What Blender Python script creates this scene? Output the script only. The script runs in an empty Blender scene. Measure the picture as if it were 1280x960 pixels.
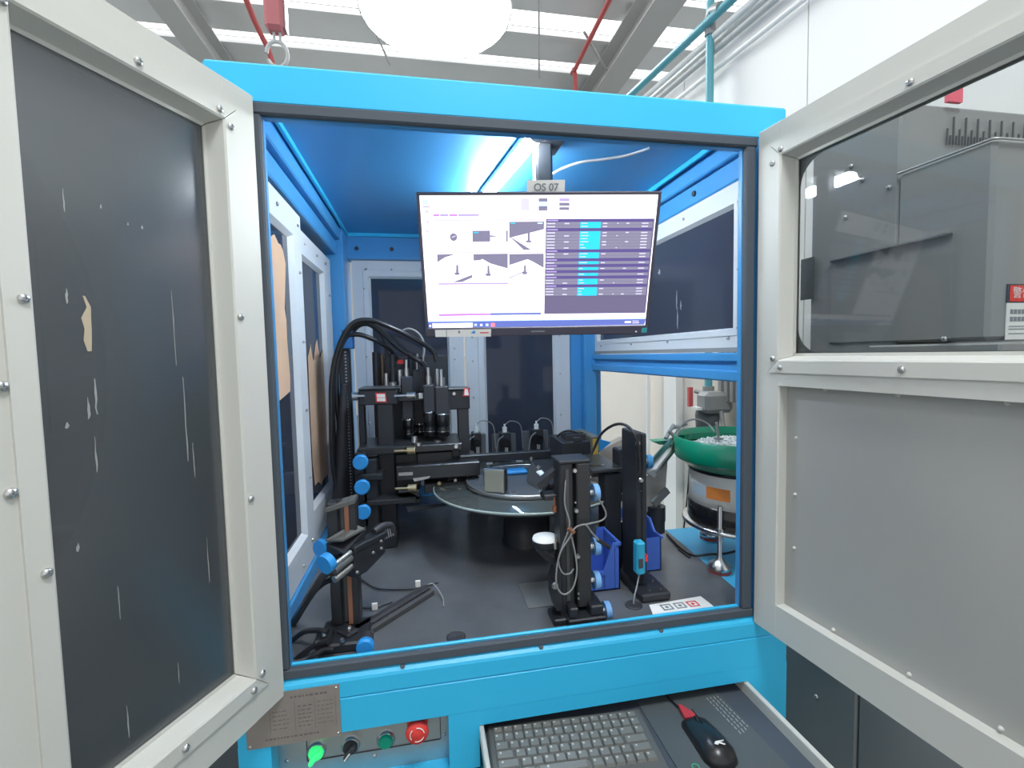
import bpy, math, random
from mathutils import Vector, Matrix
C = bpy.context.scene.collection
sc = bpy.context.scene
R = math.radians
random.seed(7)

# ---------------- camera
CAM = [0.28809, -1.00314, 0.64582, 0.18536, -0.06222, -0.02136, 592.96226]
cam_d = bpy.data.cameras.new('camera'); cam = bpy.data.objects.new('camera', cam_d); C.objects.link(cam)
_yaw, _pit, _rol = CAM[3:6]
_f = Vector((math.sin(_yaw)*math.cos(_pit), math.cos(_yaw)*math.cos(_pit), math.sin(_pit)))
_r = Vector((math.cos(_yaw), -math.sin(_yaw), 0)); _u = _r.cross(_f)
_r2 = math.cos(_rol)*_r + math.sin(_rol)*_u; _u2 = -math.sin(_rol)*_r + math.cos(_rol)*_u
_m = Matrix((_r2, _u2, -_f)).transposed().to_4x4(); _m.translation = Vector(CAM[:3])
cam.matrix_world = _m
cam_d.sensor_width = 36; cam_d.lens = CAM[6]/1280*36; cam_d.clip_start = .02; cam_d.clip_end = 60
sc.camera = cam
sc.view_settings.view_transform = 'Standard'; sc.view_settings.look = 'None'
sc.view_settings.exposure = 0.38; sc.view_settings.gamma = 1; sc.view_settings.use_curve_mapping = False

# ---------------- world: the even light of a big bright hall
w = bpy.data.worlds.new('hall_light'); sc.world = w; w.use_nodes = True
w.node_tree.nodes['Background'].inputs[0].default_value = (.93, .96, 1, 1)
w.node_tree.nodes['Background'].inputs[1].default_value = .72

# ---------------- materials
def mat(name, col, rough=.5, metal=0, emit=0, noise=0, nscale=8, bump=0, bscale=60, spec=.5, coat=0):
    m = bpy.data.materials.new(name); m.use_nodes = True
    nt = m.node_tree; b = nt.nodes['Principled BSDF']
    b.inputs['Base Color'].default_value = (*col, 1); b.inputs['Roughness'].default_value = rough
    b.inputs['Metallic'].default_value = metal
    b.inputs['Specular IOR Level'].default_value = spec
    if coat: b.inputs['Coat Weight'].default_value = coat
    if emit:
        b.inputs['Emission Color'].default_value = (*col, 1); b.inputs['Emission Strength'].default_value = emit
    if noise or bump:
        tc = nt.nodes.new('ShaderNodeTexCoord')
        n = nt.nodes.new('ShaderNodeTexNoise'); n.inputs['Scale'].default_value = nscale; n.inputs['Detail'].default_value = 5
        nt.links.new(tc.outputs['Object'], n.inputs['Vector'])
        if noise:
            mx = nt.nodes.new('ShaderNodeMix'); mx.data_type = 'RGBA'
            mx.inputs[6].default_value = (*[c*(1-noise) for c in col], 1)
            mx.inputs[7].default_value = (*[min(1, c*(1+noise)) for c in col], 1)
            nt.links.new(n.outputs['Fac'], mx.inputs[0]); nt.links.new(mx.outputs[2], b.inputs['Base Color'])
        if bump:
            n2 = nt.nodes.new('ShaderNodeTexNoise'); n2.inputs['Scale'].default_value = bscale
            nt.links.new(tc.outputs['Object'], n2.inputs['Vector'])
            bp = nt.nodes.new('ShaderNodeBump'); bp.inputs['Strength'].default_value = bump; bp.inputs['Distance'].default_value = .002
            nt.links.new(n2.outputs['Fac'], bp.inputs['Height']); nt.links.new(bp.outputs[0], b.inputs['Normal'])
    return m

def pane_mat(name, tint, amount, rough=.03, gl=.6, ior=1.3, haze=.03, dcol=.03):
    """tinted clear sheet: see-through tint under a fresnel gloss"""
    m = bpy.data.materials.new(name); m.use_nodes = True; nt = m.node_tree; nt.nodes.clear()
    o = nt.nodes.new('ShaderNodeOutputMaterial'); mx = nt.nodes.new('ShaderNodeMixShader')
    tr = nt.nodes.new('ShaderNodeBsdfTransparent'); g = nt.nodes.new('ShaderNodeBsdfGlossy'); d = nt.nodes.new('ShaderNodeBsdfDiffuse')
    fr = nt.nodes.new('ShaderNodeFresnel'); fr.inputs[0].default_value = ior
    tr.inputs[0].default_value = (*[t*amount for t in tint], 1); g.inputs[0].default_value = (gl, gl, gl, 1); g.inputs['Roughness'].default_value = rough
    d.inputs[0].default_value = (*[t*dcol for t in tint], 1)
    m2 = nt.nodes.new('ShaderNodeMixShader'); m2.inputs[0].default_value = max(haze, 1-amount if amount < .5 else 0)  # diffuse share that paints reflected haze into door sheet and disc
    nt.links.new(tr.outputs[0], m2.inputs[1]); nt.links.new(d.outputs[0], m2.inputs[2])
    nt.links.new(fr.outputs[0], mx.inputs[0]); nt.links.new(m2.outputs[0], mx.inputs[1]); nt.links.new(g.outputs[0], mx.inputs[2])
    nt.links.new(mx.outputs[0], o.inputs[0])
    return m

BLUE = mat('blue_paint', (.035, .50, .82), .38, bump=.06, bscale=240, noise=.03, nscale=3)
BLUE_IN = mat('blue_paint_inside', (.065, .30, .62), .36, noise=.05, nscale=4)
CREAM = mat('cream_powder_coat', (.60, .595, .545), .5, bump=.05, bscale=300, noise=.02, nscale=3)
CREAM_IN = mat('grey_white_coat', (.64, .66, .68), .45, noise=.03, nscale=5)
GREYP = mat('grey_panel', (.40, .40, .375), .5, bump=.05, bscale=260, noise=.03, nscale=3)
GASK = mat('rubber_gasket', (.065, .08, .10), .7)
ACRY = pane_mat('dark_acrylic', (.62, .70, 1.0), .10, .05, .8, 1.4, dcol=.075)
ACRYD = pane_mat('dark_door_acrylic', (.85, .93, 1.0), .5, .22, 1.0, 1.8, haze=.45, dcol=.13)  # diffuse part paints the door's hazy reflection into its colour
ACRYL = pane_mat('smoked_acrylic', (.62, .70, 1.0), .22, .04, .8, 1.4, dcol=.10)
CLEAR = pane_mat('clear_acrylic', (.93, .95, .95), .92, .02)
GLASS = pane_mat('disc_glass', (.80, .90, .88), .85, .04, .9, 1.5, haze=.35, dcol=.22)  # grey of the disc's reflections mixed in as diffuse colour
KRAFT = mat('kraft_paper', (.62, .40, .26), .8, noise=.12, nscale=14)
BLACK = mat('black_anodised', (.021, .023, .028), .42, noise=.25, nscale=20)
BLACK2 = mat('black_plastic', (.034, .034, .04), .5)
BLACKG = mat('black_gloss', (.012, .012, .014), .15)
TABLE = mat('black_tabletop', (.105, .11, .12), .27, noise=.45, nscale=6, bump=.04, bscale=30)
STEEL = mat('steel', (.62, .61, .60), .28, 1)
BRASS = mat('brass', (.55, .45, .28), .35, 1)
ALU = mat('brushed_aluminium', (.55, .55, .54), .42, 1, noise=.1, nscale=30)
COPPER = mat('copper_strip', (.28, .12, .07), .5, .3)
KNOB = mat('blue_knob', (.03, .30, .72), .4)
KNOBL = mat('pale_blue_knob', (.20, .44, .80), .4)
BIN = mat('blue_bin', (.06, .14, .52), .4)
GREEN = mat('green_enamel', (.0, .22, .12), .3, coat=.3)
WHITE = mat('white_plastic', (.8, .8, .78), .5)
PAPER = mat('white_paper', (.85, .83, .80), .7)
DARKINK = mat('dark_ink', (.06, .06, .07), .7)
GREYINK = mat('grey_ink', (.22, .24, .26), .6)
REDS = mat('red_print', (.75, .05, .04), .6)
ORANGE = mat('orange_label', (.70, .22, .04), .6)
YELLOW = mat('yellow_sticker', (.50, .34, .05), .6)
CYAN = mat('cyan_shelf_paint', (.08, .55, .90), .4)
TEAL = mat('teal_pipe', (.10, .36, .42), .45)
REDP = mat('red_pipe', (.55, .10, .10), .45)
WALLM = mat('white_wall_panel', (.88, .87, .84), .6, noise=.02, nscale=1.5)
WALLB = mat('off_white_lower_wall', (.80, .74, .66), .7, noise=.06, nscale=3)
CONC = mat('concrete_floor', (.16, .19, .17), .5, noise=.3, nscale=2)
RIB = mat('roof_sheet', (.78, .79, .80), .6, noise=.08, nscale=2)
RAFT = mat('rafter_grey', (.52, .53, .52), .6)
MACH = mat('grey_machine_paint', (.27, .275, .27), .5, noise=.04, nscale=3)
MACHD = mat('dark_machine_paint', (.10, .11, .115), .5, noise=.1, nscale=3)
CABLE = mat('black_cable', (.02, .02, .022), .3)
CABLEG = mat('grey_cable', (.25, .25, .25), .45)
GREENG = mat('dark_green_button', (.0, .32, .20), .35)
SKYL = mat('skylight_sheet', (1, 1, .98), .5, emit=1.6)
LAMP = mat('lamp_glow', (.86, .95, 1), .5, emit=85)
LAMPHB = mat('high_bay_glow', (.93, .97, 1), .5, emit=29)
GLOWG = mat('lit_green_lens', (.05, 1, .25), .3, emit=.45)

# ---------------- mesh builder
class M:
    def __init__(s): s.v = []; s.f = []; s.mi = []; s.cur = 0; s.ms = []; s.sm = []
    def use(s, m):
        if m not in s.ms: s.ms.append(m)
        s.cur = s.ms.index(m); return s
    def add(s, vs, fs, smooth=False):
        n = len(s.v); s.v += [Vector(p) for p in vs]; s.f += [[i+n for i in f] for f in fs]
        s.mi += [s.cur]*len(fs); s.sm += [smooth]*len(fs); return s
    def box(s, a, b, T=None):
        x0, y0, z0 = [min(a[i], b[i]) for i in range(3)]; x1, y1, z1 = [max(a[i], b[i]) for i in range(3)]
        vs = [Vector(p) for p in ((x0,y0,z0),(x1,y0,z0),(x1,y1,z0),(x0,y1,z0),(x0,y0,z1),(x1,y0,z1),(x1,y1,z1),(x0,y1,z1))]
        if T: vs = [T @ p for p in vs]
        return s.add(vs, [(3,2,1,0),(4,5,6,7),(0,1,5,4),(1,2,6,5),(2,3,7,6),(3,0,4,7)])
    def bbox(s, a, b, r=.004, T=None):
        """box with chamfered edges"""
        x0, y0, z0 = [min(a[i], b[i]) for i in range(3)]; x1, y1, z1 = [max(a[i], b[i]) for i in range(3)]
        r = min(r, (x1-x0)/2.2, (y1-y0)/2.2, (z1-z0)/2.2)
        vs = []
        for (x, sx) in ((x0, 1), (x1, -1)):
            for (y, sy) in ((y0, 1), (y1, -1)):
                for (z, sz) in ((z0, 1), (z1, -1)):
                    vs += [Vector((x, y+sy*r, z+sz*r)), Vector((x+sx*r, y, z+sz*r)), Vector((x+sx*r, y+sy*r, z))]
        if T: vs = [T @ p for p in vs]
        def i(a, b, c, k): return (a*4+b*2+c)*3+k
        F = []
        for a in (0, 1):
            q = [i(a,0,0,0), i(a,1,0,0), i(a,1,1,0), i(a,0,1,0)]; F.append(q if a else q[::-1])
            q = [i(0,a,0,1), i(1,a,0,1), i(1,a,1,1), i(0,a,1,1)]; F.append(q[::-1] if a else q)
            q = [i(0,0,a,2), i(1,0,a,2), i(1,1,a,2), i(0,1,a,2)]; F.append(q if a else q[::-1])
        for a in (0, 1):
            for b in (0, 1):
                q = [i(a,b,0,0), i(a,b,0,1), i(a,b,1,1), i(a,b,1,0)]; F.append(q if a != b else q[::-1])
                q = [i(a,0,b,0), i(a,0,b,2), i(a,1,b,2), i(a,1,b,0)]; F.append(q[::-1] if a != b else q)
                q = [i(0,a,b,1), i(0,a,b,2), i(1,a,b,2), i(1,a,b,1)]; F.append(q if a != b else q[::-1])
        for a in (0, 1):
            for b in (0, 1):
                for c in (0, 1):
                    q = [i(a,b,c,0), i(a,b,c,1), i(a,b,c,2)]; F.append(q if (a+b+c) % 2 == 0 else q[::-1])
        return s.add(vs, F)
    def cyl(s, p, q, r, r2=None, n=20, cap=True, smooth=True):
        p, q = Vector(p), Vector(q); r2 = r if r2 is None else r2
        d = (q-p).normalized(); a = d.orthogonal().normalized(); b = d.cross(a)
        vs = [p+(a*math.cos(t)+b*math.sin(t))*r for t in [2*math.pi*i/n for i in range(n)]]
        vs += [q+(a*math.cos(t)+b*math.sin(t))*r2 for t in [2*math.pi*i/n for i in range(n)]]
        s.add(vs, [(i, (i+1) % n, n+(i+1) % n, n+i) for i in range(n)], smooth)
        if cap: s.add(vs, [tuple(range(n))[::-1], tuple(range(n, 2*n))])
        return s
    def lathe(s, c, prof, n=40, axis='Z', smooth=True):
        """prof: (r, h) pairs going up"""
        c = Vector(c); vs = []
        for (r, h) in prof:
            for i in range(n):
                t = 2*math.pi*i/n; x, y = r*math.cos(t), r*math.sin(t)
                vs.append(c+Vector((x, y, h) if axis == 'Z' else (x, -h, y) if axis == 'Y' else (h, x, y)))
        F = []
        for k in range(len(prof)-1):
            for i in range(n): F.append((k*n+i, k*n+(i+1) % n, (k+1)*n+(i+1) % n, (k+1)*n+i))
        s.add(vs, F, smooth)
        if prof[0] == prof[-1]: return s
        if prof[0][0] > 1e-6: s.add(vs[:n], [tuple(range(n))[::-1]])
        if prof[-1][0] > 1e-6: s.add(vs[-n:], [tuple(range(n))])
        return s
    def tube(s, pts, r, n=8, sub=6, closed=False):
        P = [Vector(p) for p in pts]; Q = []
        if len(P) > 2 and sub > 1:
            for i in range(len(P)-1):
                p0 = P[i-1] if i else P[0]*2-P[1]; p1, p2 = P[i], P[i+1]; p3 = P[i+2] if i+2 < len(P) else P[-1]*2-P[-2]
                for k in range(sub):
                    t = k/sub; Q.append(.5*((2*p1)+(p2-p0)*t+(2*p0-5*p1+4*p2-p3)*t*t+(3*p1-p0-3*p2+p3)*t**3))
            Q.append(P[-1])
        else: Q = P
        a = None; vs = []
        for i, p in enumerate(Q):
            d = (Q[min(i+1, len(Q)-1)]-Q[max(i-1, 0)]).normalized()
            a = d.orthogonal().normalized() if a is None else (a-d*a.dot(d)).normalized()
            b = d.cross(a)
            vs += [p+(a*math.cos(2*math.pi*k/n)+b*math.sin(2*math.pi*k/n))*r for k in range(n)]
        F = [(i*n+k, i*n+(k+1) % n, (i+1)*n+(k+1) % n, (i+1)*n+k) for i in range(len(Q)-1) for k in range(n)]
        s.add(vs, F, True); s.add(vs, [tuple(range(n))[::-1], tuple(range(len(vs)-n, len(vs)))])
        return s
    def prism(s, poly, d, T=None):
        """3D polygon extruded by vector d"""
        P = [Vector(p) for p in poly]; d = Vector(d); n = len(P)
        vs = P+[p+d for p in P]
        if T: vs = [T @ p for p in vs]
        return s.add(vs, [tuple(range(n))[::-1], tuple(range(n, 2*n))]+[(i, (i+1) % n, n+(i+1) % n, n+i) for i in range(n)])
    def quad(s, a, b, c, d): return s.add([a, b, c, d], [(0, 1, 2, 3)])

ROOT = {}
def inv(o):
    while o.parent: o = o.parent
    return ROOT[o.name].inverted() if o.name in ROOT else Matrix()
def build(name, mb, m, parent=None, world=True):
    me = bpy.data.meshes.new(name)
    vs = mb.v
    if parent is not None and world:
        iv = inv(parent); vs = [iv @ p for p in vs]
    me.from_pydata([tuple(p) for p in vs], [], mb.f)
    ms = mb.ms if mb.ms else [m]
    if mb.ms and m and m not in ms: pass
    for x in ms: me.materials.append(x)
    for i, p in enumerate(me.polygons): p.material_index = mb.mi[i] if mb.ms else 0; p.use_smooth = mb.sm[i]
    bad = me.validate(); me.update()
    import bmesh
    b = bmesh.new(); b.from_mesh(me); bmesh.ops.recalc_face_normals(b, faces=b.faces); b.to_mesh(me); b.free()
    o = bpy.data.objects.new(name, me); C.objects.link(o)
    if parent is not None: o.parent = parent
    return o
def tag(o, label=None, cat=None, group=None, kind=None):
    if label: o['label'] = label
    if cat: o['category'] = cat
    if group: o['group'] = group
    if kind: o['kind'] = kind
    return o
def thing(name, label, cat, loc, rz=0, group=None):
    o = bpy.data.objects.new(name, None); C.objects.link(o); o.empty_display_size = .05
    o.location = loc; o.rotation_euler = (0, 0, rz)
    ROOT[o.name] = Matrix.Translation(Vector(loc)) @ Matrix.Rotation(rz, 4, 'Z')
    return tag(o, label, cat, group)
def solo(name, mb, m, label, cat, group=None):
    """a thing that is one mesh: origin at its base"""
    lo = [min(p[i] for p in mb.v) for i in range(3)]; hi = [max(p[i] for p in mb.v) for i in range(3)]
    c = Vector(((lo[0]+hi[0])/2, (lo[1]+hi[1])/2, lo[2]))
    mb.v = [p-c for p in mb.v]; o = build(name, mb, m); o.location = c; ROOT[o.name] = Matrix.Translation(c)
    return tag(o, label, cat, group)
def inst(src, parent, mw, name=None):
    """linked copy of a mesh part at a world matrix, child of parent"""
    o = src.copy(); 
    if name: o.name = name
    C.objects.link(o); o.parent = parent
    o.matrix_parent_inverse = Matrix(); o.matrix_local = inv(parent) @ mw
    return o
# screw head template mesh: axis = local -Y outward
_sm = M().lathe((0, 0, 0), [(.0062, -.001), (.0062, .0015), (.0048, .0040), (.0022, .0048)], 14, 'Y').use(STEEL)
_sm.ms = [STEEL]
_sm.use(GREYINK).box((-.0035, -.0052, -.0007), (.0035, -.0044, .0007)).box((-.0007, -.0052, -.0035), (.0007, -.0044, .0035))
_sm.mi = [0]*(len(_sm.f)-12)+[1]*12
def mk_mesh(name, mb):
    o = build(name, mb, None); me = o.data; bpy.data.objects.remove(o); return me
SCREW = mk_mesh('screw_head', _sm)
def screw(parent, pos, nrm, s=1.0):
    n = Vector(nrm).normalized(); z = Vector((0, 0, 1)) if abs(n.z) < .9 else Vector((1, 0, 0))
    x = (-n).cross(z).normalized(); z = x.cross(-n)
    mw = Matrix((x*s, -n*s, z*s)).transposed().to_4x4(); mw.translation = Vector(pos)
    o = bpy.data.objects.new('screw', SCREW); C.objects.link(o); o.parent = parent
    o.matrix_local = inv(parent) @ mw
    return o

# ================================================================ THE HALL
def struct(name, mb, m, parent=None):
    o = build(name, mb, m, parent)
    if parent is None: o['kind'] = 'structure'
    return o
FZ = -.85
struct('floor', M().box((-7, -4, FZ-.1), (7, 12, FZ)), CONC)
# partition wall on the right, turned a little from the machine's axes
WD = Vector((-.137, .99, 0)).normalized(); WN = Vector((-.99, -.137, 0)).normalized(); WP = Vector((2.0, .5, 0))
def wp(t, z, off=0): return WP+WD*t+Vector((0, 0, z))+WN*off
TW = Matrix((WD, WN, Vector((0, 0, 1)))).transposed().to_4x4(); TW.translation = WP   # local x along wall, y out of it
wr = struct('wall_right', M().box((-3.2, -.1, FZ), (9, -.012, 2.27), TW), GREYP)
for a, b in ((-3.2, -1.2), (-1.2, .34), (.34, 1.14), (1.14, 2.2), (2.2, 3.3), (3.3, 5), (5, 7), (7, 9)):
    build('panel', M().box((a+.003, -.012, .62), (b-.003, 0, 2.27), TW), WALLM, wr)
    build('panel', M().box((a+.003, -.012, FZ), (b-.003, 0, .615), TW), WALLB, wr)
build('coping', M().box((-3.2, -.1, 2.27), (9, .02, 2.31), TW), WALLM, wr)
bf = struct('wall_back', M().box((-7, 11.8, FZ), (7, 12, 4.8)), WALLB)
# posts that stand in front of the wall
struct('trim_1', M().box((1.15, 0, FZ), (1.27, .05, 2.0), TW), WALLM)
def along(name, m, r, z, off, label, cat, t0=-3, t1=6.5):
    solo(name, M().tube([wp(t0, z, off), wp(t1, z, off)], r, 12, 1), m, label, cat)
along('air_pipe', TEAL, .022, 2.33, .10, 'teal air pipe running along the top of the white wall', 'pipe', -2.5, 6.5)
along('conduit', WALLM, .016, 2.27, .06, 'upper white conduit running along the top of the white wall', 'pipe')
along('conduit', RAFT, .016, 2.21, .04, 'lower grey conduit running along the top of the white wall', 'pipe')
along('cable_tray', WALLM, .012, 2.12, .03, 'thin pale conduit just under the two others on the white wall', 'pipe')
p = thing('drop_pipe', 'vertical teal air pipe dropping down the white wall with a red valve handle', 'pipe', wp(.83, FZ+1.2, .07))
build('pipe', M().tube([wp(.80, 2.36, .10), wp(.83, 2.36, .08), wp(.85, 2.30, .07), wp(.85, .45, .07)], .02, 12, 4), TEAL, p)
build('elbow', M().tube([wp(.74, 2.34, .10), wp(.80, 2.37, .09), wp(.84, 2.36, .075), wp(.85, 2.28, .07)], .028, 12, 4), MACH, p)
vb = build('valve', M().cyl(wp(.85, .45, .07), wp(.85, .33, .07), .03, n=14).cyl(wp(.85, .40, .07), wp(.93, .42, .09), .012, n=10), MACH, p)
build('valve_handle', M().use(REDP).box((-.012, -.01, -.11), (.012, .01, 0), Matrix.Translation(wp(.96, .44, .1))), REDP, vb)
t = thing('air_regulator', 'grey air filter regulator with hoses below the teal pipe on the wall', 'regulator', wp(.78, .05, .10))
B = M()
for i in range(4): B.box((-.012, -.01, 0), (.012, .015, .30), Matrix.Translation(wp(.74-.04*i, .38, .08)))
build('rear_rods', B, MACH, t)
build('head_block', M().bbox((-.09, -.06, -.05), (.07, .05, .06), .02, Matrix.Translation(wp(.76, .37, .1))), MACH, t)
build('filter_bowl', M().lathe(wp(.80, .16, .12), [(.02, 0), (.055, .03), (.062, .14), (.05, .2)], 20), MACHD, t)
build('bracket', M().box((-.07, -.03, 0), (.07, .03, .015), Matrix.Translation(wp(.78, .335, .14))), WHITE, t)
build('hose', M().tube([wp(.70, .33, .12), wp(.64, .24, .16), wp(.66, .16, .16), wp(.76, .14, .15), wp(.86, .18, .15)], .011, 8), CABLEG, t)
build('outlet_block', M().bbox((-.08, -.03, -.02), (.08, .03, .02), .01, Matrix.Translation(wp(.84, .17, .13))), MACH, t)
solo('wall_pipe', M().tube([wp(1.42, FZ, .06), wp(1.42, .9, .06)], .013, 10, 1), WALLM, 'slim white vertical pipe on the wall left of the grey post', 'pipe')
solo('wall_cable', M().tube([wp(2.9, .6, .03), wp(2.8, .1, .03), wp(2.78, -.4, .04), wp(2.7, FZ, .04)], .006, 6), CABLE, 'thin dark cable hanging on the pale wall beside the blue rear post', 'cable')

# roof
RZ = 4.55
ce = struct('ceiling', M().box((-7, -4, RZ+.25), (7, 12, RZ+.3)), RIB)
rib = []
y = -3.5; k = 0
SK = [(-1.6, -.9), (1.2, 1.7), (3.75, 4.32), (4.76, 5.06), (5.66, 5.80), (7.6, 8.4)]
ys = [-4.0]
for a, b in SK: ys += [a, b]
ys.append(12)
for i in range(0, len(ys), 2):
    a, b = ys[i], ys[i+1]; n = max(1, int((b-a)/.5))
    for j in range(n):
        y0 = a+(b-a)*j/n; y1 = a+(b-a)*(j+1)/n
        build('sheet', M().box((-7, y0+.01, RZ+.17), (7, y1-.01, RZ+.2)).box((-7, y0+.0, RZ+.12), (7, y0+.05, RZ+.17)), RIB, ce)
for a, b in SK:
    build('skylight', M().box((-7, a+.02, RZ+.19), (7, b-.02, RZ+.21)), SKYL, ce)
def ibeam(x, wdt, label):
    m_ = M().box((x-wdt/2, -3, RZ-.22), (x+wdt/2, 11.5, RZ-.20)).box((x-.012, -3, RZ-.20), (x+.012, 11.5, RZ+.10)).box((x-wdt/2, -3, RZ+.10), (x+wdt/2, 11.5, RZ+.12))
    solo('roof_beam', m_, RAFT, label, 'beam', None)
ibeam(2.98, .34, 'grey steel roof beam right of the bright hall lamp')
ibeam(-2.22, .26, 'grey steel roof beam above the left machine door')
for x, l in ((-.4, 'thin roof tie rod left of the bright hall lamp'), (1.6, 'thin roof tie rod right of the bright hall lamp')):
    solo('tie_rod', M().tube([(x, 4.0, RZ+.05), (x+.4, 5.6, RZ-.1)], .012, 6, 1), RAFT, l, 'rod')
solo('brace_rod', M().tube([(2.3, 4.6, RZ-.1), (2.9, 5.3, RZ-.15)], .015, 6, 1), RAFT, 'short diagonal brace under the roof beside the red sprinkler pipe', 'rod')
solo('sprinkler_pipe', M().tube([(2.36, 3.0, 4.4), (2.40, 5.2, 4.4), (2.42, 5.3, 4.36), (2.42, 5.32, 3.2)], .028, 10, 3).tube([(2.42, 5.3, 4.1), (2.62, 5.3, 4.1), (2.62, 5.3, 3.2)], .015, 8, 1), REDP, 'red sprinkler pipe under the roof with a drop', 'pipe')
solo('hanger_pipe', M().tube([(-1.46, 4.2, 4.7), (-1.42, 4.9, 4.4), (-1.36, 5.3, 4.2), (-1.36, 5.35, 3.5)], .03, 10, 3), REDP, 'red sprinkler pipe bent downward behind the crane hook', 'pipe')
# crane hook block
hx, hy, hz = -0.5179, 2.2, 2.6235
t = thing('crane_hook', 'reddish crane hook block hanging above the left end of the blue machine', 'crane hook', (hx, hy, hz-.14))
build('hook_block', M().bbox((hx-.055, hy-.05, hz-.005), (hx+.055, hy+.05, hz+.30), .02), mat('hook_red', (.50, .16, .17), .4), t)
build('side_plate', M().bbox((hx+.055, hy-.03, hz+.0), (hx+.066, hy+.03, hz+.28), .004), STEEL, t)
build('shank', M().cyl((hx-.012, hy, hz-.05), (hx-.012, hy, hz), .009, n=10).cyl((hx+.022, hy, hz-.05), (hx+.022, hy, hz), .009, n=10), RAFT, t)
build('hook', M().tube([(hx+.06*math.cos(a_), hy, hz-.13+.075*math.sin(a_)) for a_ in [R(d) for d in range(-150, 181, 30)]], .011, 10, 3), RAFT, t)
build('hoist_rope', M().tube([(hx-.03, hy, hz+.29), (hx-.03, hy, 4.6)], .008, 6, 1).tube([(hx+.03, hy, hz+.29), (hx+.03, hy, 4.6)], .008, 6, 1), RAFT, t)
# high bay lamp
def highbay(x, y, z, label, rr=.26):
    t = thing('high_bay_lamp', label, 'ceiling lamp', (x, y, z), group='high bay lamps under the roof')
    build('reflector', M().lathe((x, y, z), [(rr, 0), (rr*.9, .07), (.12, .13), (.08, .3)], 32), ALU, t)
    build('diffuser', M().lathe((x, y, z-.03), [(.02, -.012), (rr*.6, -.008), (rr*.97, .01), (rr*.97, .028)], 32), LAMPHB, t)
    build('suspension_rod', M().cyl((x, y, z+.3), (x, y, RZ+.2), .008, n=8), STEEL, t)
highbay(0.5151, 3.6, 3.8091, 'brightest round hall lamp shining just above the blue top beam', .70)  # disc oversized so its shape stands in for the lamp's glare
highbay(.7, -1.3, 3.0, 'round hall lamp hanging behind the viewer', .42)
highbay(-1.8, 1.2, 3.6, 'round hall lamp hanging over the left machine')
# ================================================================ THE MACHINE ENCLOSURE
H = 1.106
E = thing('machine_enclosure', 'large blue inspection machine housing with two open cream doors and grey window frames', 'machine', (.52, .6, FZ))
build('top_beam', M().bbox((-.098, 0, 1.13), (1.145, .07, 1.208), .006), BLUE, E)
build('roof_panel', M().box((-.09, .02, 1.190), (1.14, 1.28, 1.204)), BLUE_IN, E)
for x0, x1 in ((-.098, -.050), (1.097, 1.149)):
    build('front_post', M().bbox((x0, 0, FZ+.06), (x1, .07, 1.132), .006), BLUE, E)
# thin steel lip the rubber seal sits on
lip = M().box((-.055, .002, 1.106), (1.10, .016, 1.132)).box((-.055, .002, -.005), (.004, .014, 1.106)).box((1.028, .002, -.005), (1.10, .014, 1.106))
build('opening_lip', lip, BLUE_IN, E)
build('front_rail', M().box((-.03, .006, -.052), (1.08, .05, -.031)).bbox((-.045, .004, -.045), (1.095, .012, .0215), .002), BLUE, E)
g = M().bbox((-.018, -.012, 1.108), (1.060, .004, 1.130), .003).bbox((-.018, -.012, -.003), (1.060, .004, .018), .003)
g.bbox((-.018, -.012, .018), (.003, .004, 1.108), .003).bbox((1.030, -.012, .018), (1.054, .004, 1.108), .003)
build('door_seal', g, GASK, E)
sill = build('sill_strip', M().prism([(-.09, .004, -.003), (-.09, -.004, -.003), (-.09, -.016, -.012), (-.09, -.018, -.018), (-.09, -.018, -.0505), (-.09, .004, -.0505)], (1.236, 0, 0)), BLUE, E)
for x in (0.2259, 0.5272, 0.8166):
    build('plug', M().cyl((x, -.010, -.0075), (x, -.013, -.0055), .005, n=12), GASK, sill)
# base panels around the button recess and the keyboard drawer
DZ = -.160
bp = M().bbox((-.098, -.018, -.128), (1.149, .03, -.053), .0025)
bp.box((.318, -.0175, -.30), (.384, .03, -.126)).box((.384, -.0175, DZ), (1.041, .03, -.126)).box((1.041, -.0175, -.60), (1.149, .03, -.126))
bp.box((-.098, -.0175, -.60), (-.037, .03, -.126)).box((-.037, -.0175, -.60), (.384, .03, -.255)).box((.384, -.0175, -.60), (1.041, .03, -.26))
build('base_panel', bp, BLUE, E)
build('base_body', M().box((-.098, .03, FZ+.06), (1.149, .05, -.60)).box((-.098, .05, FZ+.06), (-.07, 1.3, -.03)).box((1.12, .05, FZ+.06), (1.149, 1.3, -.03)).box((-.098, 1.28, FZ+.06), (1.149, 1.3, -.03)).box((.33, .03, -.5), (.34, .5, -.03)), BLUE, E)
for x in (-.05, 1.1):
    for y in (.06, 1.2): build('foot', M().cyl((x, y, FZ+.015), (x, y, FZ+.07), .02, n=14).cyl((x, y, FZ), (x, y, FZ+.015), .045, n=20), STEEL, E)
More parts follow.
